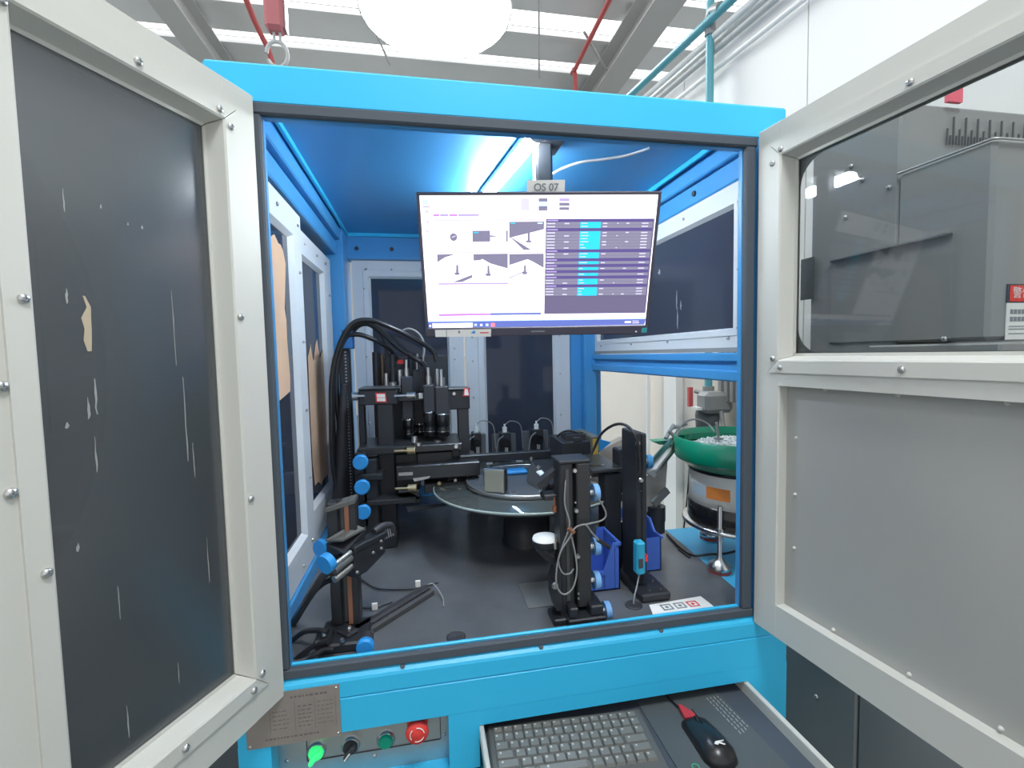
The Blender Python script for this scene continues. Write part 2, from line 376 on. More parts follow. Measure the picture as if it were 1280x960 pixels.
# button plate
cp = build('control_plate', M().use(ALU).box((-.037, .022, -.255), (.318, .028, -.128)), ALU, E)
sm_ = M(); zb = -.2075
for a, b in (((-.037+.058, .0205, zb), (.300, .0222, zb-.0018)), ((.300, .0205, zb), (.3018, .0222, -.128)), ((.0195, .0205, zb), (.0213, .0222, -.128))): sm_.box(a, b)
build('seam', sm_, DARKINK, cp)
for x, z in ((.1575, -.222), (.309, -.2), (-.02, -.2)): screw(cp, (x, .022, z), (0, -1, 0), .7)
bz = -0.1876
def btn(px, r, rim, cap, name, extra=None):
    c0 = (px, .022, bz)
    b_ = M().use(rim).lathe(c0, [(r*1.18, 0), (r*1.18, .004), (r*1.0, .007)], 28, 'Y')
    b_.use(cap).lathe(c0, [(r*.93, .003), (r*.93, .010), (r*.8, .013)], 28, 'Y')
    if extra: extra(b_, c0)
    return build(name, b_, rim, cp)
def lever(m1, m2):
    def f(b_, c0):
        T_ = Matrix.Translation(Vector(c0)) @ Matrix.Rotation(R(38), 4, 'Y')
        b_.use(m1).bbox((-.0042, -.026, -.017), (.0042, -.012, .015), .002, T_)
        b_.use(m2).box((-.0014, -.0268, -.016), (.0014, -.026, .002), T_)
    return f
btn(0.0398, .0165, STEEL, GLOWG, 'lit_selector_switch', lever(GLOWG, GLOWG))['label'] = 'green lit selector switch'
btn(0.1094, .0165, STEEL, BLACK2, 'selector_switch', lever(BLACK2, WHITE))['label'] = 'black selector switch with a white pointer'
btn(0.1827, .0165, STEEL, GREENG, 'push_button')['label'] = 'round dark green push button'
def esx(b_, c0):
    x, y, z = c0
    b_.use(REDS).lathe(c0, [(.014, .01), (.014, .02), (.0235, .024), (.0245, .031), (.022, .036), (0, .038)], 32, 'Y')
    for k_ in range(3):
        pts = [(x+.015*math.cos(R(a_)), y-.0375, z+.015*math.sin(R(a_))) for a_ in range(k_*120+10, k_*120+95, 14)]
        b_.use(WHITE).tube(pts, .0011, 5, 2)
bz += .027
btn(0.2513, .019, REDS, REDS, 'emergency_stop', esx)['label'] = 'red mushroom stop button with three white arrows'
# type plate riveted to the front
tx0, tx1, tz0, tz1 = -.080, .099, -.130, -.020
tp = build('type_plate', M().box((tx0, -.0205, tz0), (tx1, -.018, tz1)), mat('etched_plate', (.36, .31, .28), .42, .5, noise=.15, nscale=30), E)
for x in (tx0+.006, tx1-.006):
    for z in (tz0+.006, tz1-.006): build('rivet', M().lathe((x, -.0205, z), [(.0026, 0), (.001, .002)], 10, 'Y'), STEEL, tp)
b_ = M()
def lines(b_, x0, x1, z0, z1, n, y, h=.0016, seed=1, axis=None):
    rn = random.Random(seed)
    for i in range(n):
        z = z1-(i+.5)*(z1-z0)/n; x = x0
        while x < x1-.002:
            w_ = rn.uniform(.003, .008); w_ = min(w_, x1-x)
            b_.box((x, y, z-h/2), (x+w_, y+.0003, z+h/2)); x += w_+rn.uniform(.0015, .004)
lines(b_, .005, .075, -.036, -.030, 1, -.0209, .004, 3)
lines(b_, -.03, .0, -.10, -.055, 5, -.0209, .0015, 4); lines(b_, .018, .045, -.10, -.05, 6, -.0209, .0022, 5)
lines(b_, .055, .085, -.10, -.045, 6, -.0209, .0013, 6); lines(b_, -.045, .06, -.118, -.112, 1, -.0209, .0035, 7)
for x in (-.035, .012, .05, .09): b_.box((x, -.0209, -.105), (x+.0006, -.0206, -.043))
build('etched_text', b_, mat('plate_print', (.16, .13, .13), .6), tp)

# ---- interior frame of square tube
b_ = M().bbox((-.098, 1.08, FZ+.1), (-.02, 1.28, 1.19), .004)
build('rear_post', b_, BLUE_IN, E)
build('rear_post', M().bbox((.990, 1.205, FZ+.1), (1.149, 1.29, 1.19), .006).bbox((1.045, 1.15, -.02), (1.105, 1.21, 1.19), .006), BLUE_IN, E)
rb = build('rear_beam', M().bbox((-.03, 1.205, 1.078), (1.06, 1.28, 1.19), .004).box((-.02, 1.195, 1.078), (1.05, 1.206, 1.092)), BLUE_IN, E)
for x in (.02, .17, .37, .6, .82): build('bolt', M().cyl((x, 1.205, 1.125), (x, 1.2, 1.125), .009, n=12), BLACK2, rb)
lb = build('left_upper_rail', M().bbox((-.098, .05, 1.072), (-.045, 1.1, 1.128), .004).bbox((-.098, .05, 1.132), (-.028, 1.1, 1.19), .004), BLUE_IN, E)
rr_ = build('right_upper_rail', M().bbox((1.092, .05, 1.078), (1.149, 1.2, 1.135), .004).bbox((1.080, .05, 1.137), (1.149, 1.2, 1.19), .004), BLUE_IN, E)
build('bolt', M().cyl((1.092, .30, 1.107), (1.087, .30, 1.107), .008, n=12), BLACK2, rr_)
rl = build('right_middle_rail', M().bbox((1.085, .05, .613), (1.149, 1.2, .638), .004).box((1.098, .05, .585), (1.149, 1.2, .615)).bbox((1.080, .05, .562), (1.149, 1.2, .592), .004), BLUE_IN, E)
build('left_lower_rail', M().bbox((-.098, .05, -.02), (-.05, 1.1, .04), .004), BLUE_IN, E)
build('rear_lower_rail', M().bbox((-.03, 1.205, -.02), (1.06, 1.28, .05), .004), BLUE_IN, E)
# upper right door trim line and ceiling seam
build('roof_flange', M().box((-.02, .08, 1.176), (-.012, 1.2, 1.19)).box((1.055, .08, 1.176), (1.062, 1.2, 1.19)).box((-.02, 1.19, 1.176), (1.06, 1.198, 1.19)), BLUE, E)

# ---- window frames: angled profile round a dark sheet; o origin, a along, n towards the room (inside)
def window(name, o, a, n, w_, h_, st, sill_h, top_h, pane_m, dep=.018, extra_seam=True, screws=(), label=None):
    """o bottom left corner, a unit along, n unit normal towards the viewer, w_ x h_ outer size; st = (left, right) stile widths"""
    o = Vector(o); a = Vector(a); n = Vector(n); z = Vector((0, 0, 1))
    T_ = Matrix((a, n, z)).transposed().to_4x4(); T_.translation = o
    x0, x1, z0, z1 = st[0], w_-st[1], sill_h, h_-top_h
    f = M()
    def loop(r0, n0, r1, n1):
        p = lambda r, nn: [T_ @ Vector(q) for q in ((x0-r*st[0], nn, z0-r*sill_h), (x1+r*st[1], nn, z0-r*sill_h), (x1+r*st[1], nn, z1+r*top_h), (x0-r*st[0], nn, z1+r*top_h))]
        A_, B_ = p(r0, n0), p(r1, n1)
        f.add(A_+B_, [(i, (i+1) % 4, 4+(i+1) % 4, 4+i) for i in range(4)])
    loop(1, -dep, 1, 0); loop(1, 0, .42, 0); loop(.42, 0, .40, .003); loop(.40, .003, .12, .003)
    loop(.12, .003, 0, -dep*.6); loop(0, -dep*.6, 0, -dep); loop(0, -dep, 1, -dep)
    o_ = build(name, f, CREAM_IN, E)
    build('pane', M().box((x0-.004, -dep*.9, z0-.004), (x1+.004, -dep*.65, z1+.004), T_), pane_m, o_)
    for (sx, sz) in screws: screw(o_, T_ @ Vector((sx, .003, sz)), n, .8)
    if label: o_['label'] = label
    return o_, T_
# left wall: front leaf stands proud of the rear one
zs = (.14, .33, .52, .71, .90)
w1, T1 = window('window_frame', (-.055, .06, .045), (0, 1, 0), (1, 0, 0), .46, 1.02, (.11, .11), .105, .085, ACRY,
    screws=[(.46-.045, zz) for zz in (.06, .25, .45, .65, .85)]+[(xx, .985) for xx in (.22, .42)]+[(xx, .03) for xx in (.1, .3)])
w1['label'] = 'front left wall window with a large piece of kraft paper left on it'
w2, T2 = window('window_frame', (-.070, .50, .045), (0, 1, 0), (1, 0, 0), .56, 1.0, (.075, .165), .13, .085, ACRY,
    screws=[(.56-.06, zz) for zz in (.1, .35, .6, .85)]+[(xx, .965) for xx in (.12, .3, .45)])
w2['label'] = 'rear left wall window with jagged kraft paper in its middle'
def patch(name, pts, parent, d, m):
    build(name, M().prism(pts, d), m, parent)
patch('paper_remnant', [(-0.0645,0.2254,0.9098), (-0.0645,0.2654,0.9483), (-0.0645,0.2893,0.9573), (-0.0645,0.3204,0.9429), (-0.0645,0.3415,0.9436), (-0.0645,0.3611,0.9314), (-0.0645,0.3781,0.9012), (-0.0645,0.3485,0.7789), (-0.0645,0.3584,0.7502), (-0.0645,0.3564,0.697), (-0.0645,0.3674,0.6004), (-0.0645,0.3615,0.5596), (-0.0645,0.3001,0.5496), (-0.0645,0.2435,0.5406), (-0.0645,0.1869,0.5385)], w1, (-.0006, 0, 0), KRAFT)
patch('paper_remnant', [(-0.0795,0.6495,0.6523), (-0.0795,0.6763,0.6736), (-0.0795,0.6958,0.6953), (-0.0795,0.7086,0.6604), (-0.0795,0.7276,0.6358), (-0.0795,0.7719,0.6972), (-0.0795,0.803,0.7152), (-0.0795,0.8149,0.6839), (-0.0795,0.8339,0.6463), (-0.0795,0.8666,0.667), (-0.0795,0.9081,0.6825), (-0.0795,0.9181,0.6337), (-0.0795,0.9447,0.6148), (-0.0795,0.9532,0.5143), (-0.0795,0.9585,0.4189), (-0.0795,0.9538,0.3082), (-0.0795,0.9676,0.2251), (-0.0795,0.8966,0.2038), (-0.0795,0.8068,0.208), (-0.0795,0.762,0.1964), (-0.0795,0.7141,0.2205), (-0.0795,0.664,0.2201), (-0.0795,0.6447,0.2979), (-0.0795,0.6433,0.458)], w2, (-.0006, 0, 0), KRAFT)
# rear wall: two tall leaves
w3, T3 = window('window_frame', (-.004, 1.2, .05), (1, 0, 0), (0, -1, 0), .482, 1.022, (.078, .075), .10, .077, ACRY,
    screws=[(xx, .985) for xx in (.06, .17, .30, .42)]+[(.05, zz) for zz in (.3, .6, .9)]+[(.44, zz) for zz in (.2, .4, .58, .63, .8)], label='left rear window frame behind the camera frame')
w4, T4 = window('window_frame', (.488, 1.2, .05), (1, 0, 0), (0, -1, 0), .50, 1.022, (.095, .083), .10, .077, ACRY,
    screws=[(.03, zz) for zz in (.2, .40, .57, .68)]+[(.45, zz) for zz in (.3, .5, .68)], label='right rear window frame behind the turntable')
# right wall: one wide upper leaf
w5, T5 = window('window_frame', (1.098, 1.165, .652), (0, -1, 0), (-1, 0, 0), 1.09, .43, (.06, .055), .052, .065, ACRYL,
    screws=[(xx, .025) for xx in (.1, .42, .70, 1.02)]+[(1.062, zz) for zz in (.05, .2, .37)]+[(xx, .40) for xx in (.2, .55, .8)], label='wide upper right window frame above the open bay')
build('frame_sill', M().box((1.094, .06, .640), (1.12, 1.19, .652)).box((1.10, .06, 1.082), (1.12, 1.17, 1.076)), MACH, E)
SCR = mat('scuff_white', (.30, .31, .30), .8)
def scuff(parent, T_, x, z, w_, h_, y=-.0098, seed=0, m=SCR):
    rn = random.Random(seed); L_ = []; R_ = []
    for i in range(6):
        tt = i/5; ww = w_*.65*(.15+.85*math.sin(math.pi*min(.95, tt+.08)))*rn.uniform(.5, 1.1)
        cx_ = x+rn.uniform(-.15, .15)*w_; L_.append(T_ @ Vector((cx_-ww/2, y, z+h_*(tt-.5)))); R_.append(T_ @ Vector((cx_+ww/2, y, z+h_*(tt-.5))))
    nn = (T_.to_3x3() @ Vector((0, 1, 0)))*.0004
    build('scuff_mark', M().prism(L_+R_[::-1], nn), m, parent)
for k_, (px_, z_, hh) in enumerate(((.735, .16, .06), (.74, .10, .07), (.76, .14, .03), (.62, .27, .018))): scuff(w5, T5, px_, z_, .012 if k_ < 3 else .03, hh, -.0112, k_)

# ---- doors
def door(name, o, d, n, W, zb, zt, win, panel, pane_m, glass_t, label):
    """o hinge corner; d along the leaf; n towards the viewer; win (u0,u1,z0,z1) face opening"""
    o = Vector((o[0], o[1], 0)); d = Vector(d); n = Vector(n)
    T_ = Matrix((d, n, Vector((0, 0, 1)))).transposed().to_4x4(); T_.translation = o
    dr = M(); TH = .042
    u0, u1, z0, z1 = win
    def ring(U0, U1, Z0, Z1, a, b_):   # quads between rect a and rect b at depths
        (p, pn), (q, qn) = a, b_
        P_ = [T_ @ Vector(v_) for v_ in ((U0+p, pn, Z0+p), (U1-p, pn, Z0+p), (U1-p, pn, Z1-p), (U0+p, pn, Z1-p))]
        Q_ = [T_ @ Vector(v_) for v_ in ((U0+q, qn, Z0+q), (U1-q, qn, Z0+q), (U1-q, qn, Z1-q), (U0+q, qn, Z1-q))]
        dr.add(P_+Q_, [(i, (i+1) % 4, 4+(i+1) % 4, 4+i) for i in range(4)])
    zm = panel[3] if panel else None
    # leaf body out of bars
    dr.bbox((0, -TH, zb), (u0, 0, zt), .003, T_); dr.bbox((u1, -TH, zb), (W, 0, zt), .003, T_)
    dr.box((u0-.004, -TH+.0005, z1), (u1+.004, -.0004, zt-.002), T_)
    lo_top = z0; lo_bot = panel[3] if panel else zb+.002
    dr.box((u0-.004, -TH+.0005, lo_bot), (u1+.004, -.0004, lo_top), T_)
    if panel:
        dr.box((u0-.004, -TH+.0005, zb+.002), (u1+.004, -.0004, panel[2]), T_)
    leaf = build(name, dr, CREAM, E); leaf['label'] = label
    return leaf, T_
dL = Vector((-math.cos(1.1081), -math.sin(1.1081), 0))
nL = Vector((math.sin(1.1081), -math.cos(1.1081), 0))
dR = Vector((math.cos(1.4724), -math.sin(1.4724), 0)); nR = Vector((-math.sin(1.4724), -math.cos(1.4724), 0))
def bead(parent, T_, u0, u1, z0, z1, fl=.029, dep=.030, sl=.007, m=CREAM):
    """screwed-on glazing profile: flange on the face, cheek going in, small inner lip; four mitred lengths"""
    prof = [(-fl, 0), (-fl, .0035), (-.003, .0035), (0, .001), (sl, -dep), (sl+.006, -dep), (sl+.006, -dep-.004), (0, -dep-.004), (0, 0)]
    sides = (('b', 0), ('r', 1), ('t', 2), ('l', 3))
    for nm, k_ in sides:
        A_ = []; B_ = []
        for r, nn in prof:
            c_ = [(u0+r, z0+r), (u1-r, z0+r), (u1-r, z1-r), (u0+r, z1-r)]
            p, q = c_[k_], c_[(k_+1) % 4]
            g_ = .0008
            A_.append(Vector((p[0], nn, p[1]))); B_.append(Vector((q[0], nn, q[1])))
        dd = (B_[0]-A_[0]).normalized()*.0009
        A_ = [T_ @ (v_+dd) for v_ in A_]; B_ = [T_ @ (v_-dd) for v_ in B_]; n_ = len(prof)
        build('glazing_bead', M().add(A_+B_, [tuple(range(n_))[::-1], tuple(range(n_, 2*n_))]+[(i, (i+1) % n_, n_+(i+1) % n_, n_+i) for i in range(n_)]), m, parent)
# left door
DL, TL_ = door('left_door', (-.005, -.016), dL, nL, .44, -.031, 1.137, (.073, .360, .055, 1.062), None, None, 0, 'narrower left door with a tall dark window')
bead(DL, TL_, .073, .360, .055, 1.062)
build('pane', M().box((.072, -.036, .054), (.361, -.032, 1.063), TL_), ACRYD, DL)
for u_, z_ in ((.216, 1.076), (.081, 1.074), (.060, 1.054), (.062, .723), (.062, .392), (.058, .056), (.079, .037), (.214, .039), (.370, .723), (.370, .394), (.368, 1.057), (.350, .037)):
    screw(DL, TL_ @ Vector((u_, .0035, z_)), nL)
for u_, z_ in ((.395, .622), (.395, .499)): screw(DL, TL_ @ Vector((u_, 0.0, z_)), nL, 1.1)
for k_, (u_, z_, w_, h_) in enumerate(((.282, .70, .020, .075), (.305, .735, .006, .02), (.28, .60, .006, .05), (.29, .585, .006, .03), (.315, .565, .012, .008), (.285, .52, .004, .05), (.16, .70, .003, .12), (.15, .55, .004, .14), (.14, .48, .004, .06), (.125, .30, .003, .08), (.27, .30, .003, .05), (.30, .86, .004, .03), (.19, .14, .003, .035), (.27, .12, .003, .05), (.315, .40, .006, .012), (.255, .865, .004, .006), (.22, .85, .004, .005), (.20, .85, .004, .006))):
    scuff(DL, TL_, u_, z_, w_, h_, -.0318, 20+k_, mat('scuff_tan', (.46, .38, .27), .8) if k_ == 0 else SCR)
# right door
DR, TR_ = door('right_door', (1.055, -.016), dR, nR, .63, -.015, 1.137, (.067, .563, .622, 1.062), (.066, .563, .062, .564), None, 0, 'wider right door with a clear window over a solid panel')
bead(DR, TR_, .067, .563, .622, 1.062)
build('pane', M().box((.066, -.036, .621), (.564, -.032, 1.063), TR_), CLEAR, DR)
# backing sheet with a round-cornered cut-out behind the pane
def rrect(x0, x1, z0, z1, r, n=6):
    out = []
    for cx_, cz_, a0 in ((x1-r, z1-r, 0), (x0+r, z1-r, 90), (x0+r, z0+r, 180), (x1-r, z0+r, 270)):
        for i in range(n+1):
            a_ = R(a0+90*i/n); out.append((cx_+r*math.cos(a_), cz_+r*math.sin(a_)))
    return out
inn = rrect(.079, .551, .636, 1.046, .055); mid = []
outr = []
cx_, cz_ = .315, .842
for (x, z) in inn:
    dx, dz = x-cx_, z-cz_; s_ = min(.250/abs(dx) if dx else 9, .222/abs(dz) if dz else 9); outr.append((cx_+dx*s_, cz_+dz*s_))
bs = M(); n_ = len(inn)
V_ = [TR_ @ Vector((x, yy, z)) for yy in (-.0375, -.0395) for (x, z) in inn+outr]
F_ = []
for i in range(n_):
    j = (i+1) % n_
    F_ += [(i, j, n_+j, n_+i), (2*n_+i, 3*n_+i, 3*n_+j, 2*n_+j), (i, 2*n_+i, 2*n_+j, j), (n_+i, n_+j, 3*n_+j, 3*n_+i)]
build('backing_sheet', bs.add(V_, F_), MACH, DR)
pn = build('lower_panel', M().box((.060, -.034, .056), (.569, -.024, .570), TR_), GREYP, DR)
for u_, z_ in ((.092, .324), (.092, .203), (.092, .45), (.189, .070), (.332, .070), (.459, .070), (.3, .560), (.16, .560), (.45, .560)):
    build('weld_dimple', M().cyl(TR_ @ Vector((u_, -.024, z_)), TR_ @ Vector((u_, -.019, z_)), .004, .002, 8), CREAM, DR)
for u_, z_ in ((.067, 1.073), (.046, 1.051), (.323, 1.074), (.053, .624), (.073, .605), (.323, .606), (.5, 1.074)):
    screw(DR, TR_ @ Vector((u_, .0035, z_)), nR)
# hinges
for o_, T_ in ((DL, TL_), (DR, TR_)):
    for z_ in (.15, .95): build('hinge', M().cyl(T_ @ Vector((-.004, -.03, z_-.04)), T_ @ Vector((-.004, -.03, z_+.04)), .0045, n=12), STEEL, o_)

# ---- keyboard drawer (part of the housing)
KZ = -.178
D = build('drawer', M().box((.384, -.30, KZ-.018), (1.045, .35, KZ-.012)), GASK, E)
D['label'] = 'pulled-out keyboard drawer with cream side rails'
for x0, x1 in ((.384, .394), (1.032, 1.044)):
    build('side_rail', M().bbox((x0, -.30, KZ-.02), (x1, .34, -.162), .002), CREAM, D)
build('drawer_front', M().bbox((.384, -.315, KZ-.03), (1.046, -.298, -.160), .004), CREAM, D)

# ================================================================ TABLETOP + SHELF
wt = thing('worktop', 'glossy black worktop inside the blue machine', 'worktop', (.52, .6, -.03))
tt = M().box((-.05, .013, -.03), (1.094, 1.205, -.002)).prism([(1.094, .013, -.03), (1.096, .013, -.03), (1.137, .57, -.03), (1.137, 1.205, -.03), (1.094, 1.205, -.03)], (0, 0, .028))
build('top_sheet', tt, TABLE, wt)
for x, y in ((0.3434,0.0588), (0.7986,0.0973)):
    build('grommet', M().lathe((x, y, -.003), [(.022, .0), (.022, .0035), (.018, .0045), (.014, .0035), (0, .003)], 24), BLACK2, wt)
build('bolt_hole_ring', M().lathe((.60, .2, -.003), [(.006, 0), (.006, .003), (.003, .002)], 12), BLACK2, wt)
build('cover_plate', M().box((0.5325, .14, -.002), (0.5325+.11, .272, .0005)), mat('worn_metal', (.16, .16, .155), .45, .3, noise=.3, nscale=25), wt)
sh = solo('side_shelf', M().prism([(1.102, .075, -.04), (1.46, .075, -.04), (1.46, .56, -.04), (1.14, .56, -.04)], (0, 0, .036)), CYAN, 'bright blue shelf bolted to the right of the black worktop under the feeder bowl', 'shelf')
t = solo('icon_sticker', M().use(PAPER).prism([(.826, .047, -.002), (.992, .047, -.002), (.989, .100, -.002), (.838, .090, -.002)], (0, 0, .0012)), PAPER, 'white sticker with three square icons on the worktop beside the front rail', 'sticker')
ic = M()
for k_, (x, m_) in enumerate(((.876, GREYINK), (.912, GREYINK), (.948, REDS))):
    ic.use(m_)
    for a, b in (((-.014, -.013), (.014, -.009)), ((-.014, .009), (.014, .013)), ((-.014, -.013), (-.010, .013)), ((.010, -.013), (.014, .013))):
        ic.box((x+a[0], .070+a[1], -.0008), (x+b[0], .070+b[1], -.0004))
    ic.lathe((x, .070, -.0008), [(.005, 0), (.005, .0004)], 10)
build('printed_icon', ic, GREYINK, t)
# ================================================================ MONITOR
mon = [0.56208, 0.08736, 0.85527, -0.15178, 0.31293, -0.00562]
my, mp, mr = mon[3:]
X_ = Vector((math.cos(my), math.sin(my), 0)); N_ = Vector((math.sin(my), -math.cos(my), 0)); U_ = Vector((0, 0, 1))*math.cos(mp)+N_*math.sin(mp)
A_ = X_*math.cos(mr)+U_*math.sin(mr); B_ = U_*math.cos(mr)-X_*math.sin(mr); NN = A_.cross(B_)
MT = Matrix((A_, -NN, B_)).transposed().to_4x4(); MT.translation = Vector(mon[:3])    # local x right, -y to viewer, z up
SW, SH = .531, .299
mo = thing('monitor', 'widescreen monitor with inspection software on screen, hung below the machine roof', 'monitor', mon[:3])
BEZ = mat('monitor_bezel', (.075, .068, .10), .35)  # purple-grey of the lens flare put into the bezel colour
fr = M(); e = .007; bt = .022
fr.bbox((-SW/2-e, -.004, SH/2), (SW/2+e, .02, SH/2+e), .002, MT).bbox((-SW/2-e, -.004, -SH/2-bt), (SW/2+e, .02, -SH/2), .002, MT)
fr.bbox((-SW/2-e, -.004, -SH/2-.001), (-SW/2, .02, SH/2+.001), .002, MT).bbox((SW/2, -.004, -SH/2-.001), (SW/2+e, .02, SH/2+.001), .002, MT)
build('bezel', fr, BEZ, mo)
build('rear_shell', M().bbox((-SW/2-e, .0, -SH/2-bt), (SW/2+e, .022, SH/2+e), .004, MT).bbox((-.14, .02, -.11), (.14, .05, .11), .012, MT), BEZ, mo)
def em(name, col, s=1.0): return mat(name, col, .6, emit=s, spec=0)
SWH = em('screen_white', (1, .97, 1), .95); SDK = em('screen_slate', (.115, .10, .17), 1.0); SDK2 = em('screen_slate_row', (.18, .17, .24), 1); SDK3 = em('screen_indigo_row', (.085, .065, .19), 1)
SCY = em('screen_cyan', (.03, .44, .66), 1); SGR = em('screen_grey', (.16, .15, .22), 1); SLG = em('screen_light_grey', (.46, .43, .55), 1); SPU = em('screen_purple', (.42, .20, .55), 1)
SBL = em('screen_taskbar', (.10, .13, .38), 1); SLB = em('screen_light_blue', (.45, .60, .92), 1); SRD = em('screen_red', (.85, .20, .25), 1); SVI = em('screen_violet', (.34, .27, .48), 1)
sb = M()
def uvp(p, y): return MT @ Vector(((p[0]-.5)*SW, y, (.5-p[1])*SH))
sb.use(SWH).box((-SW/2, -.0008, -SH/2), (SW/2, .002, SH/2), MT)
build('screen', sb, SWH, mo)
L1, L2, L3 = -.0014, -.0019, -.0024
pic = M()
def q4(m, a, b, c, d, y=L1):
    P_ = [uvp(p, y) for p in (a, b, c, d)]; pic.use(m).prism(P_, NN*-.0003)
def rc(m, a, b, y=L1): q4(m, a, (b[0], a[1]), b, (a[0], b[1]), y)
q4(SDK, (0.5278,0.168), (0.9947,0.1696), (0.9954,0.898), (0.5285,0.8957))
tl, tr_, br_, bl_ = (0.5278,0.168), (0.9947,0.1696), (0.9954,0.898), (0.5285,0.8957)
def tab(s, t):   # s across 0..1, t down 0..1
    a = [tl[i]+(tr_[i]-tl[i])*s for i in (0, 1)]; b = [bl_[i]+(br_[i]-bl_[i])*s for i in (0, 1)]
    return (a[0]+(b[0]-a[0])*t, a[1]+(b[1]-a[1])*t)
def tb(m, s0, t0, s1, t1, y=L2): q4(m, tab(s0, t0), tab(s1, t0), tab(s1, t1), tab(s0, t1), y)
hd = {0, 3, 10, 13, 15, 17, 19, 22}; cy = {1, 2, 4, 5, 6, 7, 8, 9, 11, 12, 14, 16, 18, 20, 21, 23, 24, 25}
rh = .8/26; rn = random.Random(5)
for i in range(26):
    t0 = i*rh
    tb(SDK3 if i in hd else SDK2, 0, t0+.001, .985, t0+rh-.002)
    tb(SLG if i not in hd else SVI, .01, t0+rh*.3, .085 if i not in hd else .11, t0+rh*.7, L3)
    if i in cy:
        tb(SCY, .315, t0, .505, t0+rh, L3)
        tb(SLG, .525, t0+rh*.3, .565, t0+rh*.7, L3) if i % 3 else None
        tb(SLG, .325, t0+rh*.3, .35+rn.random()*.05, t0+rh*.6, L3-.0005)
        tb(SLG, .885, t0+rh*.3, .945, t0+rh*.7, L3)
        if i % 2: tb(SLG, .17, t0+rh*.3, .215, t0+rh*.7, L3)
        if i % 3 == 1: tb(SLG, .74, t0+rh*.3, .77, t0+rh*.7, L3)
        if i % 4 == 1: tb(SLG, .655, t0+rh*.35, .67, t0+rh*.65, L3)
q4(SLG, (0.4204,0.0222), (0.4559,0.0225), (0.4572,0.1089), (0.4214,0.1086)); q4(SGR, (0.4948,0.0227), (0.5329,0.023), (0.5323,0.1095), (0.4956,0.1092)); q4(SLB, (0.4959,0.0457), (0.5324,0.0459), (0.5328,0.0776), (0.4962,0.0773), L2)
q4(SVI, (0.5816,0.0234), (0.625,0.0237), (0.6255,0.0452), (0.582,0.0449)); q4(SGR, (0.5821,0.0535), (0.6257,0.0538), (0.6262,0.0755), (0.5825,0.0751)); q4(SGR, (0.5827,0.0853), (0.6256,0.0856), (0.6252,0.106), (0.5831,0.1056))
for m_, pts in ((SPU, ((0.0519,0.1285), (0.0778,0.1287), (0.0772,0.1461), (0.0513,0.1459))), (SVI, ((0.0804,0.1287), (0.1157,0.1291), (0.1152,0.1465), (0.0798,0.1462))), (SPU, ((0.1192,0.1291), (0.1538,0.1294), (0.1533,0.1469), (0.1187,0.1465))), (SVI, ((0.1572,0.1294), (0.2447,0.1302), (0.2445,0.1448), (0.1568,0.1454)))):
    q4(m_, *pts)
q4(SLG, (0.0557,0.1663), (0.5199,0.168), (0.5201,0.1798), (0.0553,0.178)); q4(SLG, (0.0579,0.4027), (0.5227,0.4063), (0.5229,0.4171), (0.0575,0.4134)); q4(SVI, (0.0551,0.6396), (0.3654,0.6405), (0.3654,0.6535), (0.0547,0.6524))
# the measuring pictures
q4(SGR, (0.2138,0.2491), (0.2894,0.2485), (0.2893,0.3297), (0.2131,0.3302)); q4(SCY, (0.2189,0.2596), (0.24,0.2599), (0.2398,0.2673), (0.2187,0.2671), L2); q4(SGR, (0.2899,0.2829), (0.319,0.2878), (0.3189,0.2923), (0.2897,0.2964)); q4(SGR, (0.3581,0.2493), (0.3652,0.2493), (0.3648,0.3306), (0.3577,0.3305))
q4(SGR, (0.3707,0.1871), (0.5201,0.1857), (0.5199,0.2421), (0.3711,0.3035)); q4(SCY, (0.3777,0.1945), (0.397,0.1947), (0.397,0.2021), (0.3776,0.2019), L2); q4(SLB, (0.492,0.1928), (0.5132,0.193), (0.5133,0.2034), (0.4921,0.2031), L2)
q4(SGR, (0.3712,0.2914), (0.3862,0.3067), (0.4668,0.3931), (0.4327,0.3927)); 
q4(SGR, (0.0582,0.4211), (0.1392,0.4192), (0.0921,0.4432), (0.0579,0.4799)); q4(SGR, (0.2074,0.5768), (0.207,0.5991), (0.1608,0.6335), (0.118,0.6343))
q4(SGR, (0.2149,0.4204), (0.3645,0.4194), (0.364,0.5319), (0.2883,0.4929)); q4(SGR, (0.2149,0.4204), (0.2891,0.4214), (0.2437,0.4673), (0.2149,0.4699), L2); q4(SGR, (0.214,0.5168), (0.2158,0.5169), (0.3637,0.6083), (0.3637,0.6131))
q4(SGR, (0.3698,0.4226), (0.5211,0.4217), (0.4419,0.4672), (0.3705,0.5068)); q4(SGR, (0.4329,0.4515), (0.5211,0.4217), (0.5224,0.5298), (0.4691,0.477), L2); q4(SGR, (0.3692,0.602), (0.4966,0.5088), (0.4976,0.512), (0.371,0.6085))
for (a, b, c, d), (f, g_, h, i) in ((((0.4501,0.2668), (0.4589,0.2669), (0.4601,0.3227), (0.4503,0.3226)), ((0.4423,0.3225), (0.4664,0.3228), (0.4647,0.338), (0.445,0.3377))), (((0.1388,0.4999), (0.1478,0.5001), (0.1471,0.5631), (0.1363,0.5629)), ((0.1282,0.5596), (0.1535,0.56), (0.1503,0.5774), (0.1314,0.5771))), (((0.2746,0.5084), (0.2827,0.5085), (0.2838,0.5686), (0.2738,0.5684)), ((0.2647,0.5683), (0.2902,0.5687), (0.2872,0.5878), (0.2681,0.5874))), (((0.4348,0.5078), (0.443,0.508), (0.4441,0.5618), (0.435,0.5617)), ((0.4259,0.5583), (0.4505,0.5587), (0.4478,0.5778), (0.4296,0.5775)))):
    q4(SGR, a, b, c, d, L3); q4(SGR, f, g_, h, i, L3)
